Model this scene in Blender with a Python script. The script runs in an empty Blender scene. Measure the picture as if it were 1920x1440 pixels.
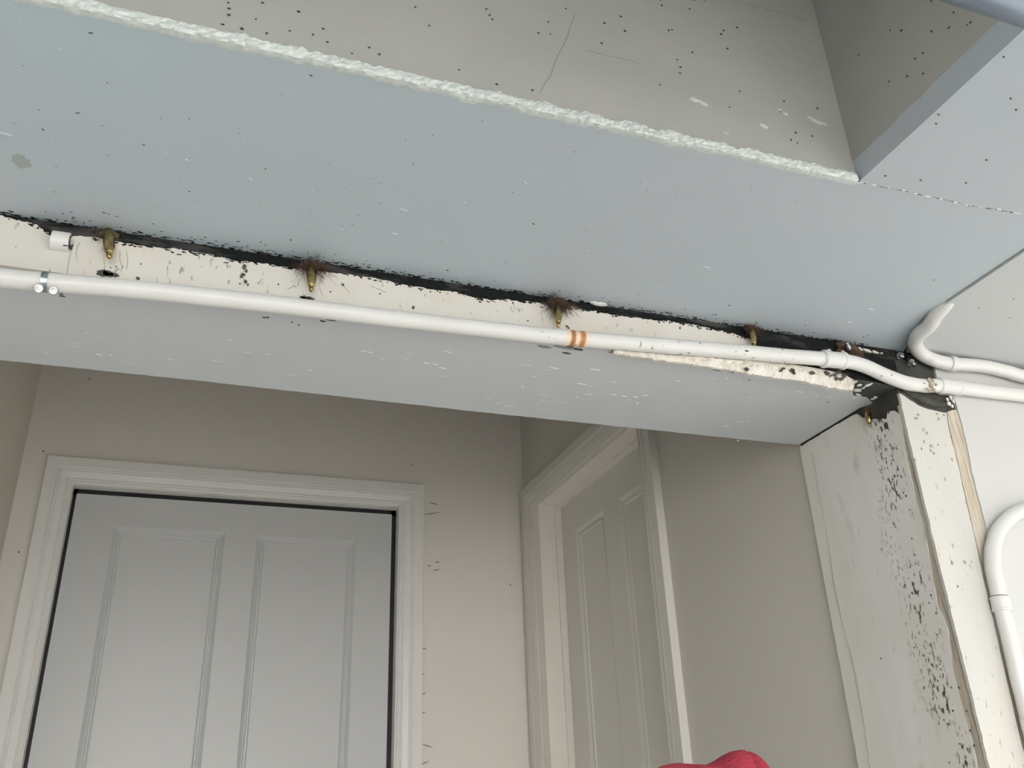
import bpy, bmesh, math, random
from mathutils import Vector, Matrix, noise
random.seed(7)
scene = bpy.context.scene
COL = scene.collection

# ---------------------------------------------------------------- camera
CZ = 1.5                                   # eye height above the garage floor, metres
cam_d = bpy.data.cameras.new('camera'); cam = bpy.data.objects.new('camera', cam_d); COL.objects.link(cam)
r_, u_, f_ = (0.943291,-0.330079,-0.035348), (-0.111725,-0.415935,0.902505), (0.312601,0.847376,0.429226)
cam.matrix_world = Matrix(((r_[0], u_[0], -f_[0], 0), (r_[1], u_[1], -f_[1], 0), (r_[2], u_[2], -f_[2], CZ), (0, 0, 0, 1)))
cam_d.sensor_width = 36; cam_d.lens = 36*1680.93/1920; cam_d.clip_start = 0.01
scene.camera = cam

# ---------------------------------------------------------------- world, sun, exposure
w = bpy.data.worlds.new('overcast_sky'); scene.world = w; w.use_nodes = True
nt = w.node_tree; bg = nt.nodes['Background']
bg.inputs['Color'].default_value = (0.93, 0.97, 1.0, 1); bg.inputs['Strength'].default_value = 1.05
sd = bpy.data.lights.new('sun', 'SUN'); sd.energy = 18.5; sd.angle = 0.05; sd.color = (1.0, 0.97, 0.94)
sun = bpy.data.objects.new('sun', sd); COL.objects.link(sun)
sun.rotation_euler = (math.radians(48), 0, math.radians(165))
scene.view_settings.view_transform = 'Standard'; scene.view_settings.look = 'None'
scene.view_settings.gamma = 1; scene.view_settings.use_curve_mapping = False
scene.view_settings.exposure = 0.36

# ---------------------------------------------------------------- materials
def mat(name, col, rough=0.6, col2=None, scale=6, speck=0, speckcol=(0.05, 0.05, 0.045), speckscale=60, bump=0.0,
        bumpscale=60, metal=0.0, stretch=(1, 1, 1), stain=None, lo=0.35, hi=0.65, spec=0.5):
    m = bpy.data.materials.new(name); m.use_nodes = True
    n = m.node_tree.nodes; l = m.node_tree.links; b = n['Principled BSDF']
    b.inputs['Roughness'].default_value = rough; b.inputs['Metallic'].default_value = metal
    b.inputs['Specular IOR Level'].default_value = spec
    geo = n.new('ShaderNodeNewGeometry')
    mp = n.new('ShaderNodeMapping'); l.new(geo.outputs['Position'], mp.inputs['Vector']); mp.inputs['Scale'].default_value = stretch
    def nz(s, det=4, src=mp):
        t = n.new('ShaderNodeTexNoise'); l.new(src.outputs[0], t.inputs['Vector'])
        t.inputs['Scale'].default_value = s; t.inputs['Detail'].default_value = det; return t.outputs['Fac']
    def ramp(f, a, c):
        r = n.new('ShaderNodeMapRange'); l.new(f, r.inputs['Value'])
        r.inputs['From Min'].default_value = a; r.inputs['From Max'].default_value = c; return r.outputs['Result']
    def mix(f, a, c):
        x = n.new('ShaderNodeMix'); x.data_type = 'RGBA'
        for sock, v in ((x.inputs[0], f), (x.inputs[6], a), (x.inputs[7], c)):
            if isinstance(v, (tuple, list)): sock.default_value = (*v, 1)
            elif isinstance(v, (int, float)): sock.default_value = v
            else: l.new(v, sock)
        return x.outputs[2]
    def mul(a, c):
        x = n.new('ShaderNodeMath'); x.operation = 'MULTIPLY'; x.use_clamp = True
        for i, v in enumerate((a, c)):
            if isinstance(v, (int, float)): x.inputs[i].default_value = v
            else: l.new(v, x.inputs[i])
        return x.outputs[0]
    c = mix(ramp(nz(scale), lo, hi), col, col2 or tuple(v*0.94 for v in col))
    if speck:
        v = n.new('ShaderNodeTexVoronoi'); l.new(mp.outputs[0], v.inputs['Vector']); v.inputs['Scale'].default_value = speckscale
        v.inputs['Randomness'].default_value = 1
        sep = n.new('ShaderNodeSeparateColor'); l.new(v.outputs['Color'], sep.inputs[0])
        size = ramp(sep.outputs[0], 1-speck, 1.0)                          # only some cells carry a speck
        d = n.new('ShaderNodeMath'); d.operation = 'SUBTRACT'; l.new(mul(size, 0.055), d.inputs[0]); l.new(v.outputs['Distance'], d.inputs[1])
        c = mix(ramp(d.outputs[0], 0.0, 0.012), c, speckcol)
    if stain: c = stain(n, l, geo, nz, ramp, mix, mul, c)
    l.new(c, b.inputs['Base Color'])
    if bump:
        bp = n.new('ShaderNodeBump'); bp.inputs['Strength'].default_value = bump; bp.inputs['Distance'].default_value = 0.002
        l.new(nz(bumpscale, 6), bp.inputs['Height']); l.new(bp.outputs[0], b.inputs['Normal'])
    return m

def band(n, l, geo, ax, a0, a1, b0, b1):
    """1 between a1 and b0 along an axis, falling to 0 at a0 and b1 (world metres)"""
    s = n.new('ShaderNodeSeparateXYZ'); l.new(geo.outputs['Position'], s.inputs[0])
    o = []
    for p, q in ((a0, a1), (b1, b0)):
        r = n.new('ShaderNodeMapRange'); l.new(s.outputs[ax], r.inputs['Value'])
        r.inputs['From Min'].default_value = p; r.inputs['From Max'].default_value = q; o.append(r.outputs[0])
    x = n.new('ShaderNodeMath'); x.operation = 'MULTIPLY'; l.new(o[0], x.inputs[0]); l.new(o[1], x.inputs[1]); return x.outputs[0]

def st_reveal(n, l, geo, nz, ramp, mix, mul, c):       # black mould running down near the front edge
    mp = n.new('ShaderNodeMapping'); l.new(geo.outputs['Position'], mp.inputs['Vector']); mp.inputs['Scale'].default_value = (1, 1, 0.45)
    m1 = mul(ramp(nz(260, 4, mp), 0.56, 0.61), ramp(nz(22, 2, mp), 0.44, 0.56))
    m1 = mul(m1, band(n, l, geo, 1, 0.893, 0.91, 0.93, 0.975))
    m2 = mul(ramp(nz(130, 2), 0.57, 0.62), mul(band(n, l, geo, 1, 0.90, 0.905, 0.935, 0.96), band(n, l, geo, 2, 1.93, 1.965, 2.0, 2.02)))
    m3 = mul(ramp(nz(45, 5, mp), 0.60, 0.72), 0.35)
    m3 = mul(m3, band(n, l, geo, 1, 0.87, 0.88, 0.99, 1.08))
    c = mix(m3, c, (0.33, 0.31, 0.25))
    return mix(m2, mix(m1, c, (0.06, 0.06, 0.055)), (0.05, 0.05, 0.05))

def st_conduit(n, l, geo, nz, ramp, mix, mul, c):       # two rust runs and scattered chips
    a = mul(band(n, l, geo, 0, RUST[0]-0.004, RUST[0]-0.002, RUST[0]+0.002, RUST[0]+0.004), 0.9)
    b = mul(band(n, l, geo, 0, RUST[1]-0.005, RUST[1]-0.002, RUST[1]+0.002, RUST[1]+0.005), 0.9)
    c = mix(band(n, l, geo, 0, RUST[0]-0.012, RUST[0]-0.003, RUST[1]+0.003, RUST[1]+0.012), c, (0.85, 0.62, 0.45))
    c = mix(a, c, (0.32, 0.12, 0.03)); c = mix(b, c, (0.40, 0.17, 0.05))
    ch = mul(ramp(nz(130, 3), 0.66, 0.70), band(n, l, geo, 0, 0.30, 0.45, 0.86, 0.9))
    return mix(ch, c, (0.16, 0.14, 0.12))

def st_beam(n, l, geo, nz, ramp, mix, mul, c):
    mp = n.new('ShaderNodeMapping'); l.new(geo.outputs['Position'], mp.inputs['Vector']); mp.inputs['Scale'].default_value = (1, 1, 0.4)
    c = mix(mul(ramp(nz(170, 4, mp), 0.66, 0.71), 0.7), c, (0.22, 0.20, 0.17))
    return mix(mul(ramp(nz(14, 3), 0.52, 0.66), 0.25), c, (0.62, 0.57, 0.48))

RUST = (0.3989, 0.4114)
M = {}
M['ceil'] = mat('blue_grey_ceiling_paint', (0.46, 0.555, 0.60), 0.55, (0.485, 0.535, 0.585), 3, speck=0.07, speckscale=34, bump=0.12, bumpscale=45, speckcol=(0.10, 0.10, 0.10))
M['panel'] = mat('pale_panel_paint', (0.54, 0.575, 0.585), 0.55, (0.56, 0.575, 0.58), 3, speck=0.04, speckscale=26, bump=0.1, bumpscale=45)
M['under'] = mat('grey_lintel_paint', (0.58, 0.62, 0.645), 0.5, (0.61, 0.64, 0.67), 4, speck=0.05, speckscale=45, bump=0.25, bumpscale=30, stretch=(0.35, 1, 1), speckcol=(0.2, 0.2, 0.19))
M['conc'] = mat('bare_concrete', (0.46, 0.465, 0.435), 0.85, (0.40, 0.41, 0.385), 5, speck=0.20, speckscale=48, bump=0.3, bumpscale=80, stretch=(0.5, 1, 1.0), speckcol=(0.03, 0.03, 0.03))
M['ridge'] = mat('torn_plaster', (0.74, 0.80, 0.78), 0.7, (0.66, 0.72, 0.70), 40, bump=0.8, bumpscale=150)
M['cream'] = mat('cream_lintel_paint', (0.68, 0.655, 0.605), 0.55, (0.64, 0.62, 0.575), 7, speck=0.12, speckscale=55, bump=0.3, bumpscale=70, stain=st_beam)
M['post'] = mat('cream_post_paint', (0.60, 0.595, 0.56), 0.55, (0.56, 0.555, 0.53), 12, speck=0.08, speckscale=50, bump=0.35, bumpscale=60, stretch=(1, 1, 0.4), stain=st_beam)
M['wall'] = mat('white_wall_paint', (0.575, 0.58, 0.575), 0.5, (0.59, 0.585, 0.56), 3, speck=0.03, speckscale=30, bump=0.12, bumpscale=40)
M['reveal'] = mat('mouldy_reveal_paint', (0.80, 0.79, 0.79), 0.5, (0.74, 0.73, 0.68), 14, speck=0.07, speckscale=60, bump=0.45, bumpscale=45, stretch=(1, 1, 0.35), stain=st_reveal)
M['dark'] = mat('black_mouldy_core', (0.010, 0.012, 0.013), 0.85, (0.075, 0.075, 0.068), 90, bump=1.0, bumpscale=160, stretch=(0.22, 1, 1), lo=0.52, hi=0.72, spec=0.2)
M['grey'] = mat('exposed_dark_concrete', (0.07, 0.07, 0.062), 0.85, (0.045, 0.045, 0.04), 30, bump=0.8, bumpscale=140)
M['wood'] = mat('raw_weathered_wood', (0.43, 0.35, 0.26), 0.85, (0.62, 0.57, 0.49), 230, bump=1.0, bumpscale=300, stretch=(1, 1, 0.045), lo=0.38, hi=0.6)
M['arris'] = mat('rough_plaster_arris', (0.36, 0.31, 0.24), 0.85, (0.52, 0.49, 0.42), 90, bump=0.9, bumpscale=160, stretch=(1, 1, 0.12))
M['flake'] = mat('flaking_white_paint', (0.78, 0.76, 0.70), 0.6, (0.62, 0.58, 0.50), 60, bump=0.8, bumpscale=130)
M['cond'] = mat('white_conduit_paint', (0.72, 0.725, 0.71), 0.38, (0.69, 0.69, 0.67), 20, speck=0.05, speckscale=70, bump=0.15, bumpscale=50, stain=st_conduit)
M['cond2'] = mat('white_conduit_gloss', (0.70, 0.705, 0.695), 0.35, (0.68, 0.68, 0.67), 20, bump=0.1, bumpscale=50)
M['brown'] = mat('dull_render', (0.30, 0.28, 0.25), 0.8)
M['tile'] = mat('pale_tile_and_bounce_wall', (0.80, 0.79, 0.77), 0.6)
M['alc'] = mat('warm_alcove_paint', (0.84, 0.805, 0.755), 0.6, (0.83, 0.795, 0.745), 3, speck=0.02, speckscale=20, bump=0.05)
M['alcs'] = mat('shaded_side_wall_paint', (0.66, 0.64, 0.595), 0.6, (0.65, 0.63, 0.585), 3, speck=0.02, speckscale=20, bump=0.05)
M['alcl'] = mat('ochre_alcove_paint', (0.75, 0.71, 0.62), 0.6, (0.74, 0.70, 0.61), 3, bump=0.05)
M['trim'] = mat('white_trim_paint', (0.88, 0.87, 0.85), 0.35, (0.87, 0.86, 0.84), 6)
M['door'] = mat('white_door_paint', (0.62, 0.635, 0.64), 0.38, (0.63, 0.64, 0.64), 4)
M['door2'] = mat('warm_door_paint', (0.74, 0.725, 0.68), 0.4, (0.73, 0.715, 0.67), 4)
M['seal'] = mat('black_seal_rubber', (0.012, 0.013, 0.017), 0.6)
M['brass'] = mat('aged_brass', (0.62, 0.48, 0.22), 0.18, (0.32, 0.25, 0.12), 120, metal=1.0)
M['steel'] = mat('dull_steel', (0.55, 0.60, 0.62), 0.3, (0.25, 0.27, 0.28), 120, metal=1.0)
M['hair'] = mat('brown_jute_fibre', (0.050, 0.030, 0.021), 0.95, (0.11, 0.068, 0.047), 200)
M['hair2'] = mat('tan_jute_fibre', (0.17, 0.13, 0.075), 0.95, (0.10, 0.075, 0.045), 200)
M['tube'] = mat('blue_grey_steel_tube', (0.17, 0.21, 0.26), 0.28, (0.12, 0.15, 0.19), 20, metal=0.6)
M['red'] = mat('red_fleece', (0.50, 0.050, 0.075), 0.9, (0.34, 0.025, 0.05), 30, bump=1.0, bumpscale=260)
M['floor'] = mat('pale_concrete_floor', (0.46, 0.45, 0.42), 0.8, (0.40, 0.39, 0.37), 3, bump=0.2)
M['alu'] = mat('ladder_aluminium', (0.6, 0.6, 0.6), 0.35, metal=1.0)
M['mark'] = mat('dark_grime_and_shade', (0.045, 0.042, 0.038), 0.8, (0.09, 0.08, 0.07), 100)
M['jamb2'] = mat('warm_jamb_paint', (0.92, 0.88, 0.82), 0.4)
M['stain'] = mat('faint_old_stain', (0.36, 0.41, 0.40), 0.6)
M['smudge'] = mat('pale_grime', (0.30, 0.29, 0.26), 0.7)

# ---------------------------------------------------------------- helpers
def link(name, me, parent=None, m=None, kind=None, smooth=False, loc=None):
    o = bpy.data.objects.new(name, me); COL.objects.link(o)
    if m: me.materials.append(m)
    if smooth:
        for p in me.polygons: p.use_smooth = True
    if kind: o['kind'] = kind
    if parent is not None:
        o.parent = parent; off = -Vector(parent.location)
    else: off = Vector((0, 0, 0))
    if loc is None and len(me.vertices):
        xs = [v.co for v in me.vertices]
        loc = Vector([(min(c[i] for c in xs)+max(c[i] for c in xs))/2 for i in range(3)])
        if parent is None: loc.z = min(c.z for c in xs)
    me.transform(Matrix.Translation(-Vector(loc)))
    o.location = Vector(loc)+off
    if parent is not None: o['_w'] = list(loc)
    return o
def wloc(o):
    p = Vector(o.location)
    while o.parent: o = o.parent; p += Vector(o.location)
    return p
def fix_parent(o, parent):      # parents whose own location is nested
    pass
def obj(name, verts, faces, m, parent=None, kind=None, smooth=False):
    me = bpy.data.meshes.new(name); me.from_pydata([tuple(v) for v in verts], [], faces); me.update()
    bm = bmesh.new(); bm.from_mesh(me); bmesh.ops.recalc_face_normals(bm, faces=bm.faces); bm.to_mesh(me); bm.free()
    o = bpy.data.objects.new(name, me); COL.objects.link(o); me.materials.append(m)
    if smooth:
        for p in me.polygons: p.use_smooth = True
    cs = [v.co for v in me.vertices]
    loc = Vector([(min(c[i] for c in cs)+max(c[i] for c in cs))/2 for i in range(3)])
    if parent is None: loc.z = min(c.z for c in cs)
    me.transform(Matrix.Translation(-loc))
    if parent is not None: o.parent = parent; o.location = loc-wloc(parent)
    else: o.location = loc
    if kind: o['kind'] = kind
    return o
def tag(o, label, cat=None, group=None, kind=None):
    o['label'] = label
    if cat: o['category'] = cat
    if group: o['group'] = group
    if kind: o['kind'] = kind
    return o
def empty(name, loc):
    o = bpy.data.objects.new(name, None); COL.objects.link(o); o.location = loc; o.empty_display_size = 0.02; return o

def box(x0, x1, y0, y1, z0, z1):
    v = [(x, y, z) for x in (x0, x1) for y in (y0, y1) for z in (z0, z1)]
    return v, [(0, 1, 3, 2), (4, 6, 7, 5), (0, 4, 5, 1), (2, 3, 7, 6), (0, 2, 6, 4), (1, 5, 7, 3)]
def join(*parts):
    V, F = [], []
    for v, f in parts:
        k = len(V); V += list(v); F += [tuple(i+k for i in g) for g in f]
    return V, F
def plate(poly, d, amp=0.0, step=0.004, edges=None):
    """outline with ragged edges, given thickness vector d; edges: indices of edges to roughen"""
    pts = []
    N = len(poly)
    for i in range(N):
        a = Vector(poly[i]); b = Vector(poly[(i+1) % N]); pts.append(a)
        if amp and (edges is None or i in edges):
            L = (b-a).length; k = min(600, max(1, int(L/step)))
            t = (b-a).normalized(); nn = t.cross(Vector(d).normalized())
            for j in range(1, k):
                p = a+(b-a)*(j/k)
                q = p*90
                pts.append(p+nn*amp*(noise.noise(q)*1.3+noise.noise(q*3.1)*0.9))
    bm = bmesh.new(); vs = [bm.verts.new(p) for p in pts]; f = bm.faces.new(vs)
    r = bmesh.ops.extrude_face_region(bm, geom=[f])
    bmesh.ops.translate(bm, verts=[e for e in r['geom'] if isinstance(e, bmesh.types.BMVert)], vec=Vector(d))
    bmesh.ops.triangulate(bm, faces=[f for f in bm.faces if len(f.verts) > 4])
    V = [tuple(v.co) for v in bm.verts]; bm.verts.index_update(); F = [tuple(v.index for v in f.verts) for f in bm.faces]; bm.free()
    return V, F
def smoothpath(P, k=8):
    P = [Vector(p) for p in P]; out = []
    for i in range(len(P)-1):
        p0 = P[max(i-1, 0)]; p1 = P[i]; p2 = P[i+1]; p3 = P[min(i+2, len(P)-1)]
        for j in range(k):
            t = j/k
            out.append(0.5*((2*p1)+(-p0+p2)*t+(2*p0-5*p1+4*p2-p3)*t*t+(-p0+3*p1-3*p2+p3)*t**3))
    out.append(P[-1]); return out
def tube(P, r, seg=16, wob=0.0, cap=True):
    P = [Vector(p) for p in P]; V, F = [], []; up = None
    for i, p in enumerate(P):
        t = (P[min(i+1, len(P)-1)]-P[max(i-1, 0)]).normalized()
        if up is None: up = t.orthogonal().normalized()
        up = (up-t*up.dot(t)).normalized(); s = t.cross(up)
        rr = r[i] if isinstance(r, (list, tuple)) else r
        for k in range(seg):
            a = 2*math.pi*k/seg; c = p+(up*math.cos(a)+s*math.sin(a))*rr
            if wob: c += (c-p).normalized()*wob*noise.noise(c*60)
            V.append(tuple(c))
    for i in range(len(P)-1):
        for k in range(seg):
            F.append((i*seg+k, i*seg+(k+1) % seg, (i+1)*seg+(k+1) % seg, (i+1)*seg+k))
    if cap:
        F.append(tuple(range(seg))); F.append(tuple(range((len(P)-1)*seg, len(P)*seg)))
    return V, F
def lathe(base, axis, prof, seg=20):
    base = Vector(base); axis = Vector(axis).normalized()
    return tube([base+axis*h for h, _ in prof], [max(q, 1e-4) for _, q in prof], seg)
def lathe2(base, axis, prof, seg=20):      # tolerates equal heights
    base = Vector(base); ax = Vector(axis).normalized(); u = ax.orthogonal().normalized(); s = ax.cross(u); V = []; F = []
    for h, q in prof:
        for k in range(seg):
            a = 2*math.pi*k/seg; V.append(tuple(base+ax*h+(u*math.cos(a)+s*math.sin(a))*max(q, 1e-4)))
    n = len(prof)
    for i in range(n-1):
        for k in range(seg): F.append((i*seg+k, i*seg+(k+1) % seg, (i+1)*seg+(k+1) % seg, (i+1)*seg+k))
    F.append(tuple(range(seg))); F.append(tuple(range((n-1)*seg, n*seg)))
    return V, F
def lump(c, rx, ry, rz, t=(1, 0, 0), nrm=(0, 0, -1), seg=10):
    """flattened irregular blister lying on a surface"""
    c = Vector(c); t = Vector(t).normalized(); nn = Vector(nrm).normalized(); s = nn.cross(t); V = [tuple(c+nn*rz)]; F = []
    for j, (q, h) in enumerate(((0.5, 0.85), (0.85, 0.45), (1.0, -0.1))):
        for k in range(seg):
            a = 2*math.pi*k/seg; w_ = 1+0.35*noise.noise(c*200+Vector((math.cos(a), math.sin(a), 0))*1.5)
            V.append(tuple(c+t*math.cos(a)*rx*q*w_+s*math.sin(a)*ry*q*w_+nn*rz*h))
    for k in range(seg): F.append((0, 1+k, 1+(k+1) % seg))
    for j in range(2):
        for k in range(seg):
            F.append((1+j*seg+k, 1+j*seg+(k+1) % seg, 1+(j+1)*seg+(k+1) % seg, 1+(j+1)*seg+k))
    F.append(tuple(1+2*seg+k for k in range(seg)))
    return V, F
def chip(c, rx, ry, t=(1, 0, 0), nrm=(0, -1, 0), th=0.0006, seg=14):
    """thin ragged-edged spot of missing paint"""
    c = Vector(c); t = Vector(t).normalized(); nn = Vector(nrm).normalized(); s = nn.cross(t); P = []
    for k in range(seg):
        a = 2*math.pi*k/seg; rx_, ry_ = rx, ry; w_ = 1+0.55*noise.noise(c*300+Vector((math.cos(a), math.sin(a), 0))*2.2)
        P.append(tuple(c-nn*0.0005+t*math.cos(a)*rx*w_+s*math.sin(a)*ry*w_))
    return plate(P, nn*(0.0005+th))

BK = -0.35; H = CZ+0.573; HL = CZ+0.5115; YB = 0.88; YC = 1.108; XP = 0.8935; FL = 0.0

# ================================================================ SETTING
# ---- floors
fl = obj('floor', *box(-7, 7, -7.0, 1.108, -0.12, 0.0), M['floor']); tag(fl, 'pale concrete garage floor below the frame', kind='structure')
af = obj('floor', *box(-0.435, 0.905, 1.108, 2.39, -0.12, 0.23), M['tile']); tag(af, 'raised floor of the alcove behind the lintel', kind='structure')

gl = obj('wall_left', *box(-1.15, -1.05, -1.3, YC, 0, H+.5), M['brown']); tag(gl, 'unseen wall added left of the frame to shade the left parts', kind='structure')  # added out of view to hold light off the left side
op = obj('wall_bounce', *box(-7.5, 1.2, -6.0, -5.7, 0, 4.2), M['tile']); tag(op, 'unseen pale wall added behind the camera to bounce sunlight in', kind='structure')  # added reflector, throws sunlight back under the lintel into the alcove
# ---- ceiling slab with its recess
RB = -0.15
ce = obj('ceiling', *join(plate([(-2.4, 0.582, H), (0.604, 0.582, H), (0.604, RB, H), (-2.4, RB, H), (-2.4, BK, H), (0.8765, BK, H), (0.8765, 0.775, H), (0.880, 0.795, H), (0.888, 0.815, H), (0.903, 0.838, H), (0.925, 0.8835, H), (-2.4, 0.8835, H)], (0, 0, 0.55)), box(-2.4, 0.606, RB-.002, 0.584, H+0.45, H+0.55)), M['ceil'], kind='structure')
tag(ce, 'blue-grey painted concrete ceiling with a recess at the top', kind='structure')
pn = obj('ceiling', *plate([(0.8785, BK, H-.003), (2.4, BK, H-.003), (2.4, 0.8795, H-.003), (0.926, 0.8795, H-.003), (0.905, 0.836, H-.003), (0.890, 0.813, H-.003), (0.882, 0.793, H-.003), (0.8785, 0.773, H-.003)], (0, 0, 0.553)), M['panel']); tag(pn, 'pale grey ceiling panel right of the seam', kind='structure')
gr = obj('seam_filler', *box(0.8765, 0.8785, BK, 0.77, H+0.004, H+0.3), M['dark'], ce)
# recess faces: bare concrete with a torn lower edge
rf = obj('recess_face', *plate([(-2.4, 0.580, H+0.006), (0.6033, 0.580, H+0.004), (0.6033, 0.580, H+0.45), (-2.4, 0.580, H+0.45)], (0, 0.0019, 0), 0.0012, 0.005, [0]), M['conc'], ce)
rs = obj('recess_face', *plate([(0.6025, 0.581, H+0.0275), (0.6025, RB, H+0.032), (0.6025, RB, H+0.449), (0.6025, 0.581, H+0.449)], (0.0014, 0, 0), 0.0016, 0.006, [0]), M['conc'], ce)

# torn plaster ridge on the recess arris
def ridge():
    V, F = [], []; n = 700; m_ = 9; x0 = -0.62; x1 = 0.601
    for i in range(n+1):
        x = x0+(x1-x0)*i/n
        a = noise.noise(Vector((x*30, 0, 1)))*0.0050+noise.noise(Vector((x*130, 5, 1)))*0.0028
        b = noise.noise(Vector((x*45, 9, 4)))*0.0045+noise.noise(Vector((x*150, 2, 7)))*0.003
        for j in range(m_):
            t = j/(m_-1)
            # from soffit (t=0) around the arris up the face (t=1)
            if t < 0.35: y = 0.5855-0.0095*(t/0.35)+a*(1-t/0.35); z = H-0.0006
            else: y = 0.5775; z = H+(t-0.35)/0.65*(0.0105+b)
            bul = 0.0026*math.sin(math.pi*t)*(1+0.9*noise.noise(Vector((x*150, t*5, 3))))+0.0014*noise.noise(Vector((x*300, t*9, 0)))
            if t in (0, 1): bul = -0.004
            y -= bul*0.75; z -= bul*0.7*(1 if t < 0.6 else 0.2)
            if t == 1: y = 0.5812
            if t == 0: z = H+0.0008
            V.append((x, y, z))
    for i in range(n):
        for j in range(m_-1): F.append((i*m_+j, i*m_+j+1, (i+1)*m_+j+1, (i+1)*m_+j))
    return V, F
rd = obj('plaster_ridge', *ridge(), M['ridge'], ce); rd['label'] = 'torn white plaster edge along the recess'

# crack running on from the recess corner
cr = [(0.6068,0.58,2.0728),(0.6233,0.5787,2.0728),(0.6406,0.5791,2.0728),(0.6569,0.5779,2.0728),(0.6746,0.5782,2.0728),(0.6919,0.5778,2.0728),(0.7093,0.5774,2.0728),(0.7277,0.5778,2.0728),(0.7463,0.5781,2.0728),(0.7636,0.5769,2.0728),(0.7839,0.5749,2.0728),(0.8098,0.5742,2.0728)]
g = []
for i in range(len(cr)-1):
    a, b = Vector(cr[i]), Vector(cr[i+1])
    for k in range(5):
        if random.random() < 0.25: continue
        p = a.lerp(b, (k+random.random()*0.5)/5); q = a.lerp(b, (k+0.45+random.random()*0.55)/5)
        g.append(tube([p+Vector((0, random.uniform(-.0006, .0006), 0)), q], random.uniform(0.0002, 0.00055), 5))
obj('hairline_crack', *join(*g), M['mark'], ce)
g = [lump(Vector(c)+Vector((random.uniform(-.004, .004), random.uniform(-.001, .001), 0.0002)), random.uniform(.001, .0035), .0008, .0008) for c in cr for _ in range(2)]
obj('paint_crumb', *join(*g), M['ridge'], ce, kind='stuff')
# fine cracks on the recess face
for path in ([(0.2957,0.5798,2.2111),(0.2897,0.5798,2.1911),(0.2839,0.5798,2.1715),(0.2762,0.5798,2.1553),(0.2695,0.5798,2.1362),(0.2649,0.5798,2.1215),(0.2571,0.5798,2.1061),(0.2524,0.5798,2.097)],
             [(0.5078,0.5798,2.2954),(0.5289,0.5798,2.2976),(0.5499,0.5798,2.298),(0.5713,0.5798,2.2985),(0.5898,0.5798,2.298)],
             [(0.3047,0.5798,2.164),(0.3276,0.5798,2.1647),(0.3508,0.5798,2.1654),(0.3624,0.5798,2.1639)]):
    obj('hairline_crack', *tube([Vector(p)+Vector((random.uniform(-.0006, .0006), 0, random.uniform(-.0006, .0006))) for p in smoothpath(path, 3)], 0.00022, 5), M['smudge'], ce)
# pits in the concrete
g = []
pp = [(-0.0236,0.5797,2.1104),(-0.025,0.5797,2.1166),(-0.0233,0.5797,2.1031),(-0.0268,0.5797,2.0911),(0.0262,0.5797,2.1009),(0.0581,0.5797,2.098),(0.0937,0.5797,2.1029),(-0.0116,0.5797,2.0912),(0.0537,0.5797,2.1122),(0.0019,0.5797,2.1258),(0.0793,0.5797,2.0917),(0.2028,0.5797,2.1857),(0.2059,0.5797,2.179),(0.2084,0.5797,2.1743),(0.1343,0.5797,2.1654),(0.1474,0.5797,2.1463),(0.2861,0.5797,2.2143),(0.4316,0.5797,2.2624),(0.3978,0.5797,2.2565),(0.4887,0.5797,2.2545),(0.3471,0.5797,2.2236),(0.4017,0.5797,2.2219),(0.4057,0.5797,2.2239),(0.4066,0.5797,2.1828),(0.4662,0.5797,2.2371),(0.4709,0.5797,2.2179),(0.4074,0.5797,2.165),(0.266,0.5797,2.1897),(0.3273,0.5797,2.2082),(0.35,0.5797,2.2046),(0.3219,0.5797,2.1791),(0.2551,0.5797,2.1714),(0.2673,0.5797,2.1739),(0.1752,0.5797,2.101),(0.2103,0.5797,2.094),(0.245,0.5797,2.0967),(0.1028,0.5797,2.0976),(0.3823,0.5797,2.1423),(0.4091,0.5797,2.1734),(0.4261,0.5797,2.1989),(0.4763,0.5797,2.1604),(0.4601,0.5797,2.1346),(0.4705,0.5797,2.2439),(0.3968,0.5797,2.2639),(0.4397,0.5797,2.2786),(0.4521,0.5797,2.2828),(0.0321,0.5797,2.1253),(0.008,0.5797,2.0926),(-0.0017,0.5797,2.1054),(0.0457,0.5797,2.1028),(0.5286,0.5797,2.1098),(0.5359,0.5797,2.1075),(0.5233,0.5797,2.1459),(0.5729,0.5797,2.1636),(0.5303,0.5797,2.1615),(0.5572,0.5797,2.1219),(0.5366,0.5797,2.1209)]
for p in pp: g.append(chip(p, random.uniform(.0007, .0016), random.uniform(.0006, .0012), seg=8, th=.0004))
obj('surface_pit', *join(*g), M['mark'], ce, kind='stuff')
g = []
for p in [(0.6022,0.4644,2.139),(0.6022,0.4739,2.1407),(0.6022,0.4492,2.1513),(0.6022,0.4795,2.1836),(0.6022,0.4917,2.1961),(0.6022,0.41,2.1223),(0.6022,0.5095,2.1444),(0.6022,0.4879,2.1313),(0.6022,0.4221,2.1476),(0.6022,0.4396,2.1809),(0.6022,0.5365,2.2073),(0.6022,0.4313,2.1377),(0.6022,0.4141,2.1232),(0.6022,0.4704,2.1183)]:
    g.append(chip(p, random.uniform(.0006, .0014), random.uniform(.0006, .0012), (0, 1, 0), (-1, 0, 0), .0004, 8))
obj('surface_pit', *join(*g), M['mark'], ce, kind='stuff')
# plaster lumps on the recess face
g = [lump(p, a, b, .0018, (1, 0, -.3), (0, -1, 0)) for p, a, b in zip([(0.4185,0.58,2.1339),(0.4279,0.58,2.1317),(0.4975,0.58,2.1202),(0.5285,0.58,2.1447),(0.5668,0.58,2.144),(0.5607,0.58,2.1467),(0.5767,0.58,2.1429),(0.4496,0.58,2.0983),(0.5225,0.58,2.1474)], (.006,.007,.006,.004,.008,.005,.006,.004,.003), (.003,.0025,.0024,.0018,.0026,.0016,.0016,.001,.0014))]
obj('plaster_lump', *join(*g), M['panel'], ce)
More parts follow.
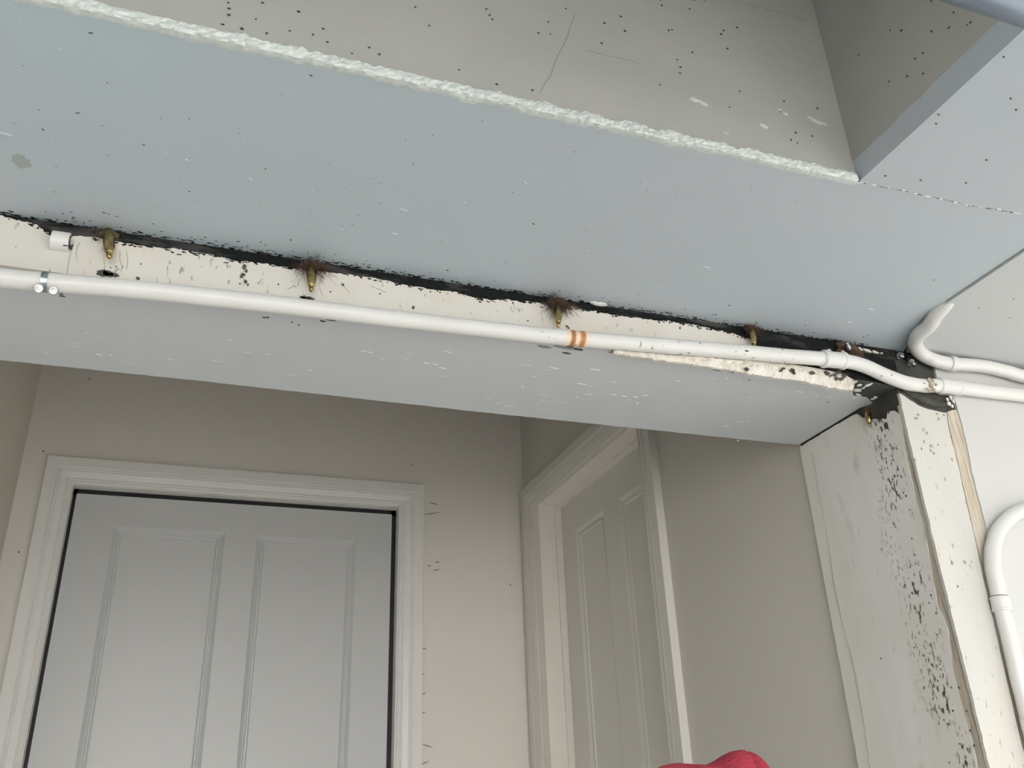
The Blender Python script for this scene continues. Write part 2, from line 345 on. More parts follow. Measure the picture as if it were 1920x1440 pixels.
# blisters and drips on the soffit
g = []
for (p, a, b) in zip([(0.1658,0.7607,2.073),(0.1668,0.8036,2.073),(0.2728,0.6805,2.073),(0.5345,0.7668,2.073),(0.7952,0.7957,2.073),(0.7903,0.8322,2.073),(-0.2067,0.7513,2.073),(0.5895,0.977,2.073),(0.0107,0.753,2.073),(0.2829,0.666,2.073),(0.3822,0.6631,2.073),(0.2236,0.7292,2.073),(0.561,0.6898,2.073),(0.3829,0.7749,2.073),(0.6955,0.7437,2.073),(0.1102,0.812,2.073),(-0.0495,0.741,2.073)],
                     (.006,.005,.003,.005,.005,.004,.009,.004,.002,.0015,.0015,.002,.002,.002,.0025,.002,.0015), (.003,.0012,.002,.001,.0015,.0015,.003,.0015,.0015,.001,.001,.0012,.001,.001,.001,.001,.001)):
    g.append(lump(p, a, b, .0009, (1, .05, 0)))
for _ in range(26):
    g.append(lump((random.uniform(-.2, .85), random.uniform(.6, .87), H), random.uniform(.0006, .002), random.uniform(.0005, .001), .0005))
obj('paint_blister', *join(*g), M['ceil'], ce, kind='stuff')
q_ = [(0.4447,0.8798,2.0715)][0]
obj('paint_blister', *lump((q_[0], 0.8795, H-.0002), .014, .004, .0022, (1, 0, 0), (0, -.3, -1), 16), M['ridge'], ce)
# grime flecks over the joint
g = []
for p in [(-0.128,0.8515,2.0728),(-0.1159,0.8546,2.0728),(-0.1235,0.853,2.0728),(-0.158,0.869,2.0728),(-0.0721,0.8695,2.0728),(-0.0163,0.8718,2.0728),(0.0068,0.8661,2.0728),(0.0174,0.8715,2.0728),(-0.0806,0.8579,2.0728),(-0.0791,0.8777,2.0728),(-0.0558,0.8781,2.0728),(0.0301,0.8603,2.0728),(0.0607,0.8471,2.0728),(0.1196,0.8751,2.0728),(0.1382,0.8766,2.0728),(0.1528,0.8724,2.0728),(0.1668,0.8033,2.0728),(0.8837,0.8704,2.0728),(0.4139,0.8706,2.0728),(0.6047,0.8635,2.0728),(0.6097,0.838,2.0728),(-0.125,0.6019,2.0728),(0.048,0.5965,2.0728),(-0.0878,0.7301,2.0728),(-0.1733,0.7342,2.0728),(-0.0459,0.79,2.0728),(-0.1418,0.7022,2.0728),(0.0232,0.7328,2.0728),(0.3062,0.7437,2.0728),(0.7377,0.8557,2.0728)]:
    g.append(chip(Vector(p)+Vector((0, 0, 0.0004)), random.uniform(.0009, .0022), random.uniform(.0005, .0009), (1, random.uniform(-.3, .3), 0), (0, 0, -1), .0004, 9))
for _ in range(90):
    x = random.uniform(-.2, .86); y = 0.879-abs(random.gauss(0, .009))
    g.append(chip((x, y, H), random.uniform(.0004, .0016), random.uniform(.0003, .0008), (1, random.uniform(-.4, .4), 0), (0, 0, -1), .0004, 7))
for _ in range(70):
    g.append(chip((random.uniform(-.2, .87), random.uniform(.3, .87), H), random.uniform(.0003, .0006), random.uniform(.0003, .0005), (1, 0, 0), (0, 0, -1), .0003, 6) if False else chip((random.uniform(-.2, .59), random.uniform(.6, .87), H), random.uniform(.0004, .0007), .0004, (1, 0, 0), (0, 0, -1), .0003, 6))
obj('grime_fleck', *join(*g), M['mark'], ce, kind='stuff')
c0 = [(-0.1971,0.7878,2.0728)][0]
o = obj('old_stain', *chip(c0, .008, .010, (1, 0, 0), (0, 0, -1), .0003, 26), M['stain'], ce)
g = []
for p in [(0.9283,0.7483,2.07),(0.9911,0.7583,2.07),(0.6138,0.4821,2.07),(0.6088,0.397,2.07),(0.6558,0.4347,2.07),(0.6071,0.4714,2.07),(0.6727,0.4447,2.07),(0.6208,0.5604,2.07),(0.6611,0.5554,2.07),(0.7106,0.5451,2.07),(0.7027,0.5097,2.07),(0.9544,0.7171,2.07)]:
    g.append(chip(p, random.uniform(.0007, .0014), .0008, (1, 0, 0), (0, 0, -1), .0004, 8))
obj('grime_fleck', *join(*g), M['mark'], pn, kind='stuff')

# ---- lintel: dark core, cream face skin, grey underside skin
li = obj('lintel', *join(box(-1.6, XP+0.004, 0.884, YC-0.002, HL+0.003, H), box(-1.6, XP+0.004, 0.8845, YC-0.002, H, 2.95)), M['dark']); tag(li, 'concrete lintel spanning the alcove opening, cream front and grey underside', 'lintel', kind='structure')
top = [(-0.2247,0.88,2.0693),(-0.212,0.88,2.0666),(-0.197,0.88,2.0657),(-0.1796,0.88,2.0572),(-0.1662,0.88,2.0552),(-0.1507,0.88,2.0596),(-0.1274,0.88,2.0587),(-0.1039,0.88,2.0585),(-0.0879,0.88,2.0582),(-0.056,0.88,2.0609),(-0.0174,0.88,2.0598),(0.0054,0.88,2.0564),(0.0279,0.88,2.0584),(0.0627,0.88,2.0584),(0.0755,0.88,2.0593),(0.1101,0.88,2.0598),(0.1344,0.88,2.0612),(0.159,0.88,2.0612),(0.1905,0.88,2.0579),(0.2224,0.88,2.0575),(0.255,0.88,2.0586),(0.2881,0.88,2.0545),(0.3186,0.88,2.058),(0.3566,0.88,2.0604),(0.3992,0.88,2.0627),(0.4171,0.88,2.0618),(0.4571,0.88,2.0604),(0.502,0.88,2.0612),(0.5404,0.88,2.0624),(0.5797,0.88,2.0636),(0.6111,0.88,2.0604),(0.6351,0.88,2.0591),(0.6588,0.88,2.0546),(0.6678,0.88,2.0494)]
face = [(-1.6, 0.88, H)]+[(top[0][0]-0.1, 0.88, H-0.0004)]+list(top)+[(top[-1][0]+0.004, 0.88, HL+0.012), (top[-1][0]+0.01, 0.88, HL-.0005), (-1.6, 0.88, HL-.0005)]
lf = obj('painted_face', *plate(face, (0, 0.0045, 0), 0.0013, 0.0022, list(range(1, 35))), M['cream'], li)
def crust():
    V, F = [], []; n = 900; m_ = 9; x0, x1 = -0.26, 0.905
    for i in range(n+1):
        x = x0+(x1-x0)*i/n
        z0 = (HL+0.004) if x > 0.62 else (HL+0.040)
        for j in range(m_):
            t = j/(m_-1); z = z0+(H-z0)*t
            b = 0.0016*abs(noise.noise(Vector((x*45, t*2.4, 2))))*2+0.0012*noise.noise(Vector((x*190, t*7, 4)))+0.0006*noise.noise(Vector((x*500, t*15, 4)))
            V.append((x, 0.8838-max(0, b)*math.sin(math.pi*min(1, .12+t*.8)), min(z, H-.0001)))
    for i in range(n):
        for j in range(m_-1): F.append((i*m_+j, i*m_+j+1, (i+1)*m_+j+1, (i+1)*m_+j))
    return V, F
o = obj('mould_crust', *crust(), M['dark'], li, smooth=False); o['label'] = 'black mouldy crust in the open joint'
g = []
rr = random.Random(11)
for i in range(len(top)-2):
    a, b = Vector(top[i]), Vector(top[i+1]); k = int((b-a).length/.0016)
    for q in range(k):
        if rr.random() < .45:
            p = a.lerp(b, rr.random()); p.z -= abs(rr.gauss(0, .0022))-.0006; p.y = .8797
            g.append(chip(p, rr.uniform(.0007, .0030), rr.uniform(.0003, .0009), (1, 0, rr.uniform(-.5, .2)), (0, -1, 0), .0004, 8))
obj('mould_fleck', *join(*g), M['dark'], li, kind='stuff')
g = []
for _ in range(420):
    x = rr.uniform(-.25, .86); y = .8830-abs(rr.gauss(0, .0028))
    g.append(chip((x, y, H), rr.uniform(.0008, .0035), rr.uniform(.0003, .0010), (1, rr.uniform(-.15, .15), 0), (0, 0, -1), .0004, 8))
obj('mould_fleck', *join(*g), M['dark'], ce, kind='stuff')
# underside skin with the broken corner
und = [(-1.6, 0.8843, HL), (0.50, 0.8843, HL), (0.66, 0.8843, HL)]+[(x, max(y, 0.8806), z) for x, y, z in [(0.5219,0.8854,2.0115),(0.6045,0.8814,2.0115),(0.6844,0.8805,2.0115),(0.7472,0.875,2.0115),(0.7963,0.8718,2.0115),(0.8258,0.8916,2.0115),(0.8532,0.9205,2.0115),(0.8751,0.9203,2.0115),(0.8997,0.9367,2.0115),(0.8907,0.9547,2.0115),(0.892,1.0204,2.0115),(0.8923,1.1052,2.0115)]]+[(YC*0+0.36, YC+0.001, HL), (-0.02, YC-0.003, HL), (-0.25, YC-0.001, HL), (-1.6, YC, HL)]
lu = obj('painted_soffit', *plate(und, (0, 0, 0.0035), 0.0008, 0.005, [5,6,7,8,9,10,11,14,15,16]), M['under'], li)
# exposed dark concrete patch with leftover paint flecks
pa = [(0.7519,0.8583,2.012),(0.792,0.8606,2.012),(0.8334,0.8527,2.012),(0.8837,0.8596,2.012),(0.9005,0.8834,2.012),(0.9027,0.9198,2.012),(0.9048,0.9463,2.012),(0.8569,0.9263,2.012),(0.8109,0.8792,2.012)]
pa = [(x, max(y, 0.8808), z) for x, y, z in pa]
o = obj('exposed_core', *plate(pa, (0, 0, 0.003), 0.0006, 0.004), M['grey'], li)
g = []
for p, a, b in zip([(0.8469,0.9045,2.0118),(0.838,0.8889,2.0118),(0.8491,0.886,2.0118),(0.858,0.9162,2.0118),(0.8878,0.9176,2.0118),(0.8878,0.9233,2.0118),(0.8245,0.882,2.0118),(0.8491,0.8949,2.0118)], (.006,.004,.003,.006,.004,.003,.003,.002), (.004,.003,.006,.0018,.003,.002,.003,.003)):
    g.append(chip(p, a, b, (1, .3, 0), (0, 0, -1), .0008, 14))
obj('paint_remnant', *join(*g), M['ridge'], li, kind='stuff')
# brush ridges, drips on underside
g = []
L1 = [(0.1653,0.9686,2.0115),(0.172,0.9697,2.0115),(0.2484,0.9802,2.0115),(0.2588,0.9805,2.0115),(0.4626,0.9408,2.0115),(0.2713,0.988,2.0115),(0.519,1.0058,2.0115),(0.5357,1.0068,2.0115),(0.551,1.0045,2.0115),(0.5631,0.9958,2.0115),(0.5838,0.9427,2.0115),(0.266,0.9438,2.0115),(0.4099,0.9503,2.0115),(0.4624,0.9857,2.0115),(0.7696,0.9299,2.0115),(0.7986,0.9332,2.0115),(0.8209,0.9328,2.0115),(-0.1356,1.0616,2.0115),(-0.1225,1.0594,2.0115),(-0.1946,1.0721,2.0115),(0.6443,0.9179,2.0115),(0.6528,0.9157,2.0115),(0.6636,0.9144,2.0115),(0.6737,0.9134,2.0115),(0.6297,0.9236,2.0115),(0.7262,0.9379,2.0115),(0.8565,0.9737,2.0115),(0.7547,1.0411,2.0115),(0.7848,1.1124,2.0115),(0.8586,0.9285,2.0115),(0.4723,1.0273,2.0115),(0.5485,1.0163,2.0115),(0.5644,1.0233,2.0115),(0.2206,0.9787,2.0115),(0.3921,0.9811,2.0115),(0.3891,1.0139,2.0115)]
for i, p in enumerate(L1):
    g.append(lump(p, random.uniform(.003, .008) if i < 18 else random.uniform(.0015, .003), random.uniform(.0006, .0014), .001, (1, random.uniform(-.1, .2), 0)))
for _ in range(60):
    g.append(lump((random.uniform(-.2, .8), random.uniform(.9, 1.09), HL), random.uniform(.002, .008), random.uniform(.0004, .0009), .0005, (1, random.uniform(-.08, .08), 0), seg=8))
obj('paint_blister', *join(*g), M['under'], li, kind='stuff')
g = []
for p, a, b in zip([(-0.2022,0.9223,2.0113),(-0.1642,0.9282,2.0113),(-0.1643,0.9237,2.0113),(0.1162,0.903,2.0113),(0.1079,0.9079,2.0113),(0.0478,0.9159,2.0113),(0.0438,0.917,2.0113),(0.0753,0.9196,2.0113),(0.083,0.9239,2.0113),(0.3815,0.8826,2.0113),(0.4084,0.9072,2.0113),(0.4069,0.8899,2.0113),(0.4217,0.8829,2.0113),(0.4193,0.8938,2.0113),(0.6772,0.9137,2.0113),(0.3682,0.8807,2.0113),(0.3522,0.8837,2.0113),(0.6265,0.8411,2.0113),(0.8302,0.9488,2.0113)], (.004,.003,.002,.005,.003,.002,.002,.001,.001,.007,.005,.006,.004,.008,.001,.003,.002,.003,.001), (.0012,.001,.001,.0013,.001,.0012,.001,.001,.001,.002,.0016,.002,.0016,.002,.001,.001,.001,.001,.001)):
    g.append(chip(p, a, b, (1, .1, 0), (0, 0, -1), .0005, 11))
obj('grime_fleck', *join(*g), M['mark'], li, kind='stuff')
g = [chip(p, a, b, (1, .1, 0), (0, 0, -1), .0004, 14) for p, a, b in zip([(0.4016,0.8943,2.0113),(0.426,0.8846,2.0113),(0.4764,0.8915,2.0113),(0.4914,0.8919,2.0113),(0.5259,0.8931,2.0113),(0.5449,0.8957,2.0113),(0.6405,0.8985,2.0113),(0.6192,0.8994,2.0113),(0.3752,0.8987,2.0113)], (.014,.01,.016,.012,.006,.006,.006,.007,.01), (.003,.003,.003,.0025,.002,.002,.0025,.002,.003))]
obj('damp_patch', *join(*g), M['smudge'], li, kind='stuff')
# cream front: chips, cracks and threads
g = []
for p, a, b in zip([(-0.1223,0.8795,2.0176),(-0.1173,0.8795,2.0178),(-0.1121,0.8795,2.0174),(0.0849,0.8795,2.0215),(0.0896,0.8795,2.0216),(0.0814,0.8795,2.0216),(-0.0883,0.8795,2.017),(-0.1601,0.8795,2.0461),(-0.1566,0.8795,2.0428),(0.1246,0.8795,2.0456),(0.0161,0.8795,2.0504),(0.0159,0.8795,2.04),(0.0189,0.8795,2.0316),(0.2066,0.8795,2.0286),(0.1676,0.8795,2.0408),(0.0188,0.8795,2.0453),(0.0144,0.8795,2.037),(0.022,0.8795,2.0281),(0.3991,0.8795,2.033),(0.4011,0.8795,2.031),(0.3482,0.8795,2.0334),(0.5586,0.8795,2.0546),(0.5889,0.8795,2.0584),(0.0539,0.8795,2.0342),(-0.088,0.8795,2.0349),(-0.1109,0.8795,2.0275),(-0.1163,0.8795,2.0252),(0.0136,0.8795,2.028),(0.071,0.8795,2.0036),(0.1113,0.8795,2.0342),(0.2878,0.8795,2.0497)],
                   (.007,.006,.005,.006,.004,.004,.002,.0025,.002,.0015,.002,.0028,.002,.0016,.0015,.0015,.002,.001,.002,.0015,.001,.001,.0016,.001,.0008,.0008,.0008,.001,.0008,.001,.002), (.005,.0045,.003,.002,.0028,.0015,.002,.005,.004,.002,.004,.002,.0025,.0025,.0005,.003,.0016,.002,.0016,.0016,.0008,.002,.001,.001,.0006,.0006,.0006,.0008,.0006,.0008,.001)):
    g.append(chip(p, a*0.9, b*0.8, (1, 0, -.1), (0, -1, 0), .0006, 13))
obj('missing_paint_spot', *join(*g), M['mark'], li, kind='stuff')
g = []
def crackline(px, r=0.00022): g.append(tube([Vector(p)+Vector((random.uniform(-.0005, .0005), 0, random.uniform(-.0005, .0005))) for p in smoothpath(px, 4)], r, 4))
for s in ([(-0.1245,0.8792,2.0393),(-0.1224,0.8792,2.0285),(-0.1212,0.8792,2.0202)], [(-0.1553,0.8792,2.0508),(-0.155,0.8792,2.0422),(-0.1559,0.8792,2.0322),(-0.1553,0.8792,2.0193),(-0.1552,0.8792,2.0097)], [(-0.1096,0.8792,2.0475),(-0.1088,0.8792,2.0376),(-0.1054,0.8792,2.0283),(-0.1058,0.8792,2.0203)],
          [(-0.1491,0.8792,2.05),(-0.151,0.8792,2.0397),(-0.1475,0.8792,2.0272)], [(0.0187,0.8792,2.0528),(0.0165,0.8792,2.0454),(0.0137,0.8792,2.0387),(0.0193,0.8792,2.0322),(0.0166,0.8792,2.0256)], [(0.1226,0.8792,2.0479),(0.1277,0.8792,2.0417),(0.1329,0.8792,2.0355)],
          [(0.1562,0.8792,2.0494),(0.1668,0.8792,2.0462),(0.1731,0.8792,2.0437)], [(0.0977,0.8792,2.0436),(0.1,0.8792,2.0335),(0.1028,0.8792,2.0264)], [(0.0646,0.8792,2.0296),(0.0712,0.8792,2.0349),(0.0737,0.8792,2.0326)], [(-0.1035,0.8792,2.0486),(-0.1007,0.8792,2.0358),(-0.1014,0.8792,2.0257)], [(0.3304,0.8792,2.0535),(0.3322,0.8792,2.0463),(0.3286,0.8792,2.0413)]):
    crackline(s)
obj('hairline_crack', *join(*g), M['smudge'], li)
# flaking white paint hanging below the front edge towards the right
def flakes():
    V, F = [], []
    t_ = [(0.4592,0.879,2.0079),(0.5184,0.879,2.0101),(0.5722,0.879,2.0136),(0.6358,0.879,2.0176),(0.6848,0.879,2.0195),(0.7349,0.879,2.0198),(0.7688,0.879,2.0186),(0.8028,0.879,2.0157),(0.819,0.879,2.0097)]
    b_ = [(0.459,0.879,2.0056),(0.5177,0.879,2.004),(0.5708,0.879,2.0036),(0.6333,0.879,2.0026),(0.6813,0.879,2.0003),(0.7311,0.879,2.0011),(0.7643,0.879,1.9981),(0.7984,0.879,1.9968),(0.816,0.879,1.9973)]
    T = smoothpath(t_, 26); B = smoothpath(b_, 26); m_ = 9
    for i, (a, b) in enumerate(zip(T, B)):
        a = a+Vector((0, 0, 0.004)); b = b+Vector((0, 0, -.0028*abs(noise.noise(Vector((i*0.13, 0, 0))))-.002*noise.noise(Vector((i*0.5, 3, 0)))))
        for j in range(m_):
            t = j/(m_-1); p = a.lerp(b, t)
            d = 0.0035*math.sin(math.pi*min(1, t*1.05))*(0.6+1.2*abs(noise.noise(Vector((i*0.16, t*2.5, 5)))))+0.0012*noise.noise(Vector((i*0.5, t*7, 1)))
            V.append((p.x, p.y-d, p.z))
    n = len(T)
    for i in range(n-1):
        for j in range(m_-1): F.append((i*m_+j, i*m_+j+1, (i+1)*m_+j+1, (i+1)*m_+j))
    k = len(V)
    for i in range(n): V.append((V[i*m_][0], 0.8835, V[i*m_][2])); V.append((V[i*m_+m_-1][0], 0.8835, V[i*m_+m_-1][2]))
    for i in range(n-1):
        F.append((k+2*i, k+2*i+2, (i+1)*m_, i*m_)); F.append((i*m_+m_-1, (i+1)*m_+m_-1, k+2*i+3, k+2*i+1)); F.append((k+2*i, k+2*i+1, k+2*i+3, k+2*i+2))
    return V, F
o = obj('flaking_paint', *flakes(), M['flake'], li); o['label'] = 'flaking white paint hanging below the edge'
g = []
for p in [(0.704,0.8775,2.0126),(0.72,0.8775,2.0092),(0.7,0.8775,2.009),(0.7754,0.8775,2.0147),(0.78,0.8775,2.0121),(0.7866,0.8775,2.0146),(0.7936,0.8775,2.0187),(0.7724,0.8775,2.0167),(0.7958,0.8775,2.0093),(0.8015,0.8775,2.0148),(0.788,0.8775,2.0091),(0.718,0.8775,2.0121),(0.647,0.8775,2.0044),(0.7492,0.8775,2.0122)]:
    g.append(chip(Vector(p)-Vector((0, .0028, 0)), random.uniform(.002, .0045), random.uniform(.0012, .003), (1, 0, .3), (0, -1, 0), .0006, 11))
obj('missing_paint_spot', *join(*g), M['mark'], li, kind='stuff')

# ---- right nib: mouldy reveal, post front, raw wood strip, wall
wc = obj('wall_right', *join(box(XP+0.0035, 2.4, 0.8845, YC-0.002, 0, H-0.0005), box(XP+0.0045, 2.4, 0.8845, YC-0.002, H+.0005, 2.95)), M['grey']); tag(wc, 'white painted wall to the right of the alcove with mouldy corner post', kind='structure')
rv_top = [(0.8935,1.1056,2.0081),(0.8935,1.023,2.0092),(0.8935,0.9758,2.0088),(0.8935,0.9666,2.0075),(0.8935,0.9606,1.9999),(0.8935,0.942,1.9887),(0.8935,0.9237,1.982),(0.8935,0.9123,1.9764),(0.8935,0.9074,1.9849),(0.8935,0.8953,1.9822),(0.8935,0.8865,1.9728)]
rv = rv_top+[(0.8935,0.8875,1.9534),(0.8935,0.8929,1.9103),(0.8935,0.8932,1.8465),(0.8935,0.8921,1.8136),(0.8935,0.8957,1.7583),(0.8935,0.8994,1.7183),(0.8935,0.8925,1.684),(0.8935,0.8991,1.6371),(0.8935,0.8989,1.5986),(0.8935,0.8964,1.5605),(0.8935,0.8977,1.5273)]+[(XP, 0.9, 0.0), (XP, YC, 0.0)]
o = obj('mouldy_reveal', *plate(rv, (0.0035, 0, 0), 0.0007, 0.006, [0,1,3,4,5,6,7,8,9,10,11,12,13,14,15,16,17,18,19,20,23]), M['reveal'], wc); o['label'] = 'grey reveal face with black mould specks'
# rough arris between reveal and post front
def arris():
    Lx = [(0.8937,0.8857,1.9862),(0.8937,0.8877,1.9535),(0.8937,0.8931,1.9104),(0.8937,0.8934,1.8466),(0.8937,0.8923,1.8136),(0.8937,0.8959,1.7583),(0.8937,0.8996,1.7184),(0.8937,0.8927,1.684),(0.8937,0.8993,1.6371),(0.8937,0.8991,1.5986),(0.8937,0.8966,1.5605),(0.8937,0.8979,1.5273)]
    Lx = smoothpath(list(Lx)+[(XP, 0.9, 0.0)], 12); V = []; F = []; m_ = 6
    for i, a in enumerate(Lx):
        z = a.z; y1 = a.y+0.002
        for j in range(m_):
            t = j/(m_-1); y = y1+(0.8802-y1)*t
            n_ = noise.noise(Vector((t*2, z*30, 1)))*0.0018+noise.noise(Vector((t*6, z*110, 8)))*0.0009
            V.append((0.8937+0.0022*t+n_*math.sin(math.pi*t), y, z))
    for i in range(len(Lx)-1):
        for j in range(m_-1): F.append((i*m_+j, i*m_+j+1, (i+1)*m_+j+1, (i+1)*m_+j))
    return V, F
obj('rough_arris', *arris(), M['arris'], wc)
pf = [(0.895,0.88,2.0025),(0.9017,0.88,2.0),(0.911,0.88,1.9938),(0.9238,0.88,1.9871),(0.9393,0.88,1.9832),(0.9593,0.88,1.9814),(0.9715,0.88,1.9811),(0.9676,0.88,1.9565),(0.9668,0.88,1.906),(0.964,0.88,1.8542),(0.9631,0.88,1.8181),(0.9615,0.88,1.7857)]
pl = [(0.9598,0.88,1.7541),(0.9567,0.88,1.6833),(0.9541,0.88,1.6194),(0.9515,0.88,1.5586)]
zt = [(0.8914,0.88,1.5247),(0.9494,0.88,1.5235)]
post = list(pf)+list(pl)+[(zt[1][0]+0.002, 0.88, 0), (XP+0.002, 0.88, 0)]
post = [tuple(p) for p in post]
ins = [(0.8929,0.88,1.7477),(0.8936,0.88,1.9511)]
o = obj('post_front', *plate(post+[(XP+0.001, 0.88, 1.45), tuple(ins[0]), tuple(ins[1])], (0, 0.0045, 0), 0.0008, 0.006, list(range(0, 14))+[18, 19, 20]), M['post'], wc); o['label'] = 'cream painted post front with chipped edges'
ws = [p for p in [(0.9757,0.8825,1.9843),(0.9719,0.8825,1.9595),(0.971,0.8825,1.9088),(0.9681,0.8825,1.8568),(0.9673,0.8825,1.8205),(0.9656,0.8825,1.788),(0.9639,0.8825,1.7563),(0.9599,0.8825,1.6852),(0.9581,0.8825,1.621),(0.9555,0.8825,1.5599)]]
we = [(0.9762,0.8825,1.6074),(0.9811,0.8825,1.6911),(0.9855,0.8825,1.7594),(0.9913,0.8825,1.8243),(0.9908,0.8825,1.8615),(0.9923,0.8825,1.8999),(0.9957,0.8825,1.9395),(0.9976,0.8825,1.972),(0.997,0.8825,1.9883),(0.9906,0.8825,1.9892)]
o = obj('raw_wood_strip', *plate([tuple(p) for p in ws]+[(zt[1][0]+0.004, 0.8825, 0), (zt[1][0]+0.022, 0.8825, 0)]+[tuple(p) for p in we], (0, 0.002, 0), 0.0006, 0.006), M['wood'], wc); o['label'] = 'bare weathered wood strip beside the post'
wl = [tuple(p) for p in [(0.9532,0.8805,2.0714),(0.9686,0.8805,2.0649),(0.972,0.8805,2.0567),(0.9715,0.8805,2.0455),(0.9724,0.8805,2.0295),(0.9689,0.8805,2.0115),(0.9907,0.8805,2.0108),(0.9937,0.8805,2.0053),(0.9943,0.8805,1.9888),(0.9953,0.8805,1.9709),(0.9935,0.8805,1.9385),(0.99,0.8805,1.899),(0.9886,0.8805,1.8607),(0.989,0.8805,1.8236),(0.9832,0.8805,1.7588),(0.9789,0.8805,1.6906),(0.974,0.8805,1.6071)]]
wl = [(wl[0][0], 0.8805, H-0.003)]+wl+[(zt[1][0]+0.022, 0.8805, 0), (2.4, 0.8805, 0), (2.4, 0.8805, H-0.003)]
o = obj('painted_face', *plate(wl, (0, 0.004, 0), 0.0007, 0.005, list(range(1, 18))), M['wall'], wc)
g = []
for p in [(0.9178,0.8797,1.9323),(0.9099,0.8797,1.9207),(0.925,0.8797,1.9198),(0.9192,0.8797,1.972),(0.9262,0.8797,1.9457),(0.8934,0.8797,1.9039),(0.9538,0.8797,1.9701),(0.8932,0.8797,1.9835),(0.9356,0.8797,1.7668),(0.9134,0.8797,1.735),(0.9271,0.8797,1.927),(0.9294,0.8797,1.9164),(0.9407,0.8797,1.9299),(0.9157,0.8797,1.966),(0.9121,0.8797,1.9664),(0.9587,0.8797,1.9106),(0.9788,0.8797,1.7432),(0.9136,0.8797,1.7657),(0.9653,0.8797,1.9771),(0.9532,0.8797,1.9773)]:
    g.append(chip(p, random.uniform(.0008, .002), random.uniform(.001, .0028), (1, 0, 0), (0, -1, 0), .0004, 9))
obj('grime_fleck', *join(*g), M['smudge'], wc, kind='stuff')
g = []
for p in [(0.8933,0.9494,1.7484),(0.8933,0.9464,1.7513),(0.8933,0.9059,1.7291),(0.8933,0.905,1.7061),(0.8933,0.9115,1.6808),(0.8933,0.9182,1.6461),(0.8933,0.9185,1.6398),(0.8933,0.9527,1.6224),(0.8933,0.9082,1.6169),(0.8933,0.8959,1.6148),(0.8933,0.9321,1.5816),(0.8933,0.926,1.5762),(0.8933,0.9123,1.721),(0.8933,0.9143,1.5904),(0.8933,0.9112,1.5379),(0.8933,0.9392,1.5335),(0.8933,0.9155,1.649),(0.8933,0.9123,1.8683),(0.8933,0.9055,1.9289),(0.8933,0.9098,1.9321),(0.8933,0.9089,1.8627),(0.8933,0.909,1.8433),(0.8933,0.9582,1.8709),(0.8933,0.9748,1.8071),(0.8933,0.9429,1.9127),(0.8933,0.916,1.8059),(0.8933,0.9178,1.7848),(0.8933,0.9132,1.7625),(0.8933,1.0194,1.6679),(0.8933,0.9549,1.6722),(0.8933,0.9155,1.553),(0.8933,0.8948,1.5498),(0.8933,0.8971,1.6162),(0.8933,0.8936,1.5883),(0.8933,0.8951,1.5663)]:
    g.append(chip(p, random.uniform(.0006, .0016), random.uniform(.0005, .0011), (0, .2, 1), (-1, 0, 0), .0004, 10))
obj('mould_spot', *join(*g), M['mark'], wc, kind='stuff')
g = []
for s in ([(0.893,1.0765,1.9867),(0.893,1.0794,1.9265),(0.893,1.0786,1.859),(0.893,1.0846,1.788),(0.893,1.0825,1.7258),(0.893,1.0773,1.673),(0.893,1.0767,1.6229),(0.893,1.0792,1.5679),(0.893,1.0819,1.5345)],):
    g.append(tube([Vector(p)+Vector((0, random.uniform(-.0008, .0008), 0)) for p in smoothpath(s, 5)], 0.0005, 5))
obj('hairline_crack', *join(*g), M['arris'], wc)
# ragged paint around the dark hollow right of the conduit joint
g = []
for p, a, b in zip([(0.987,0.8802,2.006),(0.9893,0.8802,2.0013),(0.9801,0.8802,1.9961),(0.9847,0.8802,1.9925),(0.9792,0.8802,2.0026)], (.003,.002,.003,.002,.002), (.004,.005,.003,.003,.003)):
    g.append(chip(p, a, b, (1, 0, 0), (0, -1, 0), .0012, 11))
obj('paint_remnant', *join(*g), M['flake'], wc, kind='stuff')
# dark tar-like lump bulging out under the conduit joint
a_ = [(0.905,0.884,2.0128),(0.9218,0.884,2.0066),(0.9425,0.884,1.9976),(0.9653,0.884,1.9953),(0.9905,0.884,1.9998)]

o = obj('tar_lump', *tube(smoothpath(a_, 8), [.002+.005*math.sin(math.pi*min(1, i/32+.15)) for i in range(33)], 12, .003), M['grey'], wc, smooth=True)

# ---- alcove
al = tag(obj('wall_left', *box(-0.535, -0.435, YC, 2.39, 0.0, 2.95), M['alcl']), 'ochre side wall at the far left of the alcove', kind='structure')
X2 = 0.903
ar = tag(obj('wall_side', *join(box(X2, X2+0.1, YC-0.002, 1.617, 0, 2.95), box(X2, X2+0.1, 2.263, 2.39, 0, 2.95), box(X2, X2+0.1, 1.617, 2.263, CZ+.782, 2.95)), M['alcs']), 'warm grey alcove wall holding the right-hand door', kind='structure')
ab = tag(obj('wall_back', *join(box(-0.535, -0.313, 2.39, 2.50, 0, 2.95), box(0.533, 1.003, 2.39, 2.50, 0, 2.95), box(-0.313, 0.533, 2.39, 2.50, CZ+.787, 2.95)), M['alc']), 'warm grey back wall of the alcove around the white door', kind='structure')
ac = tag(obj('ceiling', *box(-0.435, 0.903, YC, 2.39, 2.80, 2.95), M['alc']), 'alcove ceiling hidden behind the lintel', kind='structure')
g = []
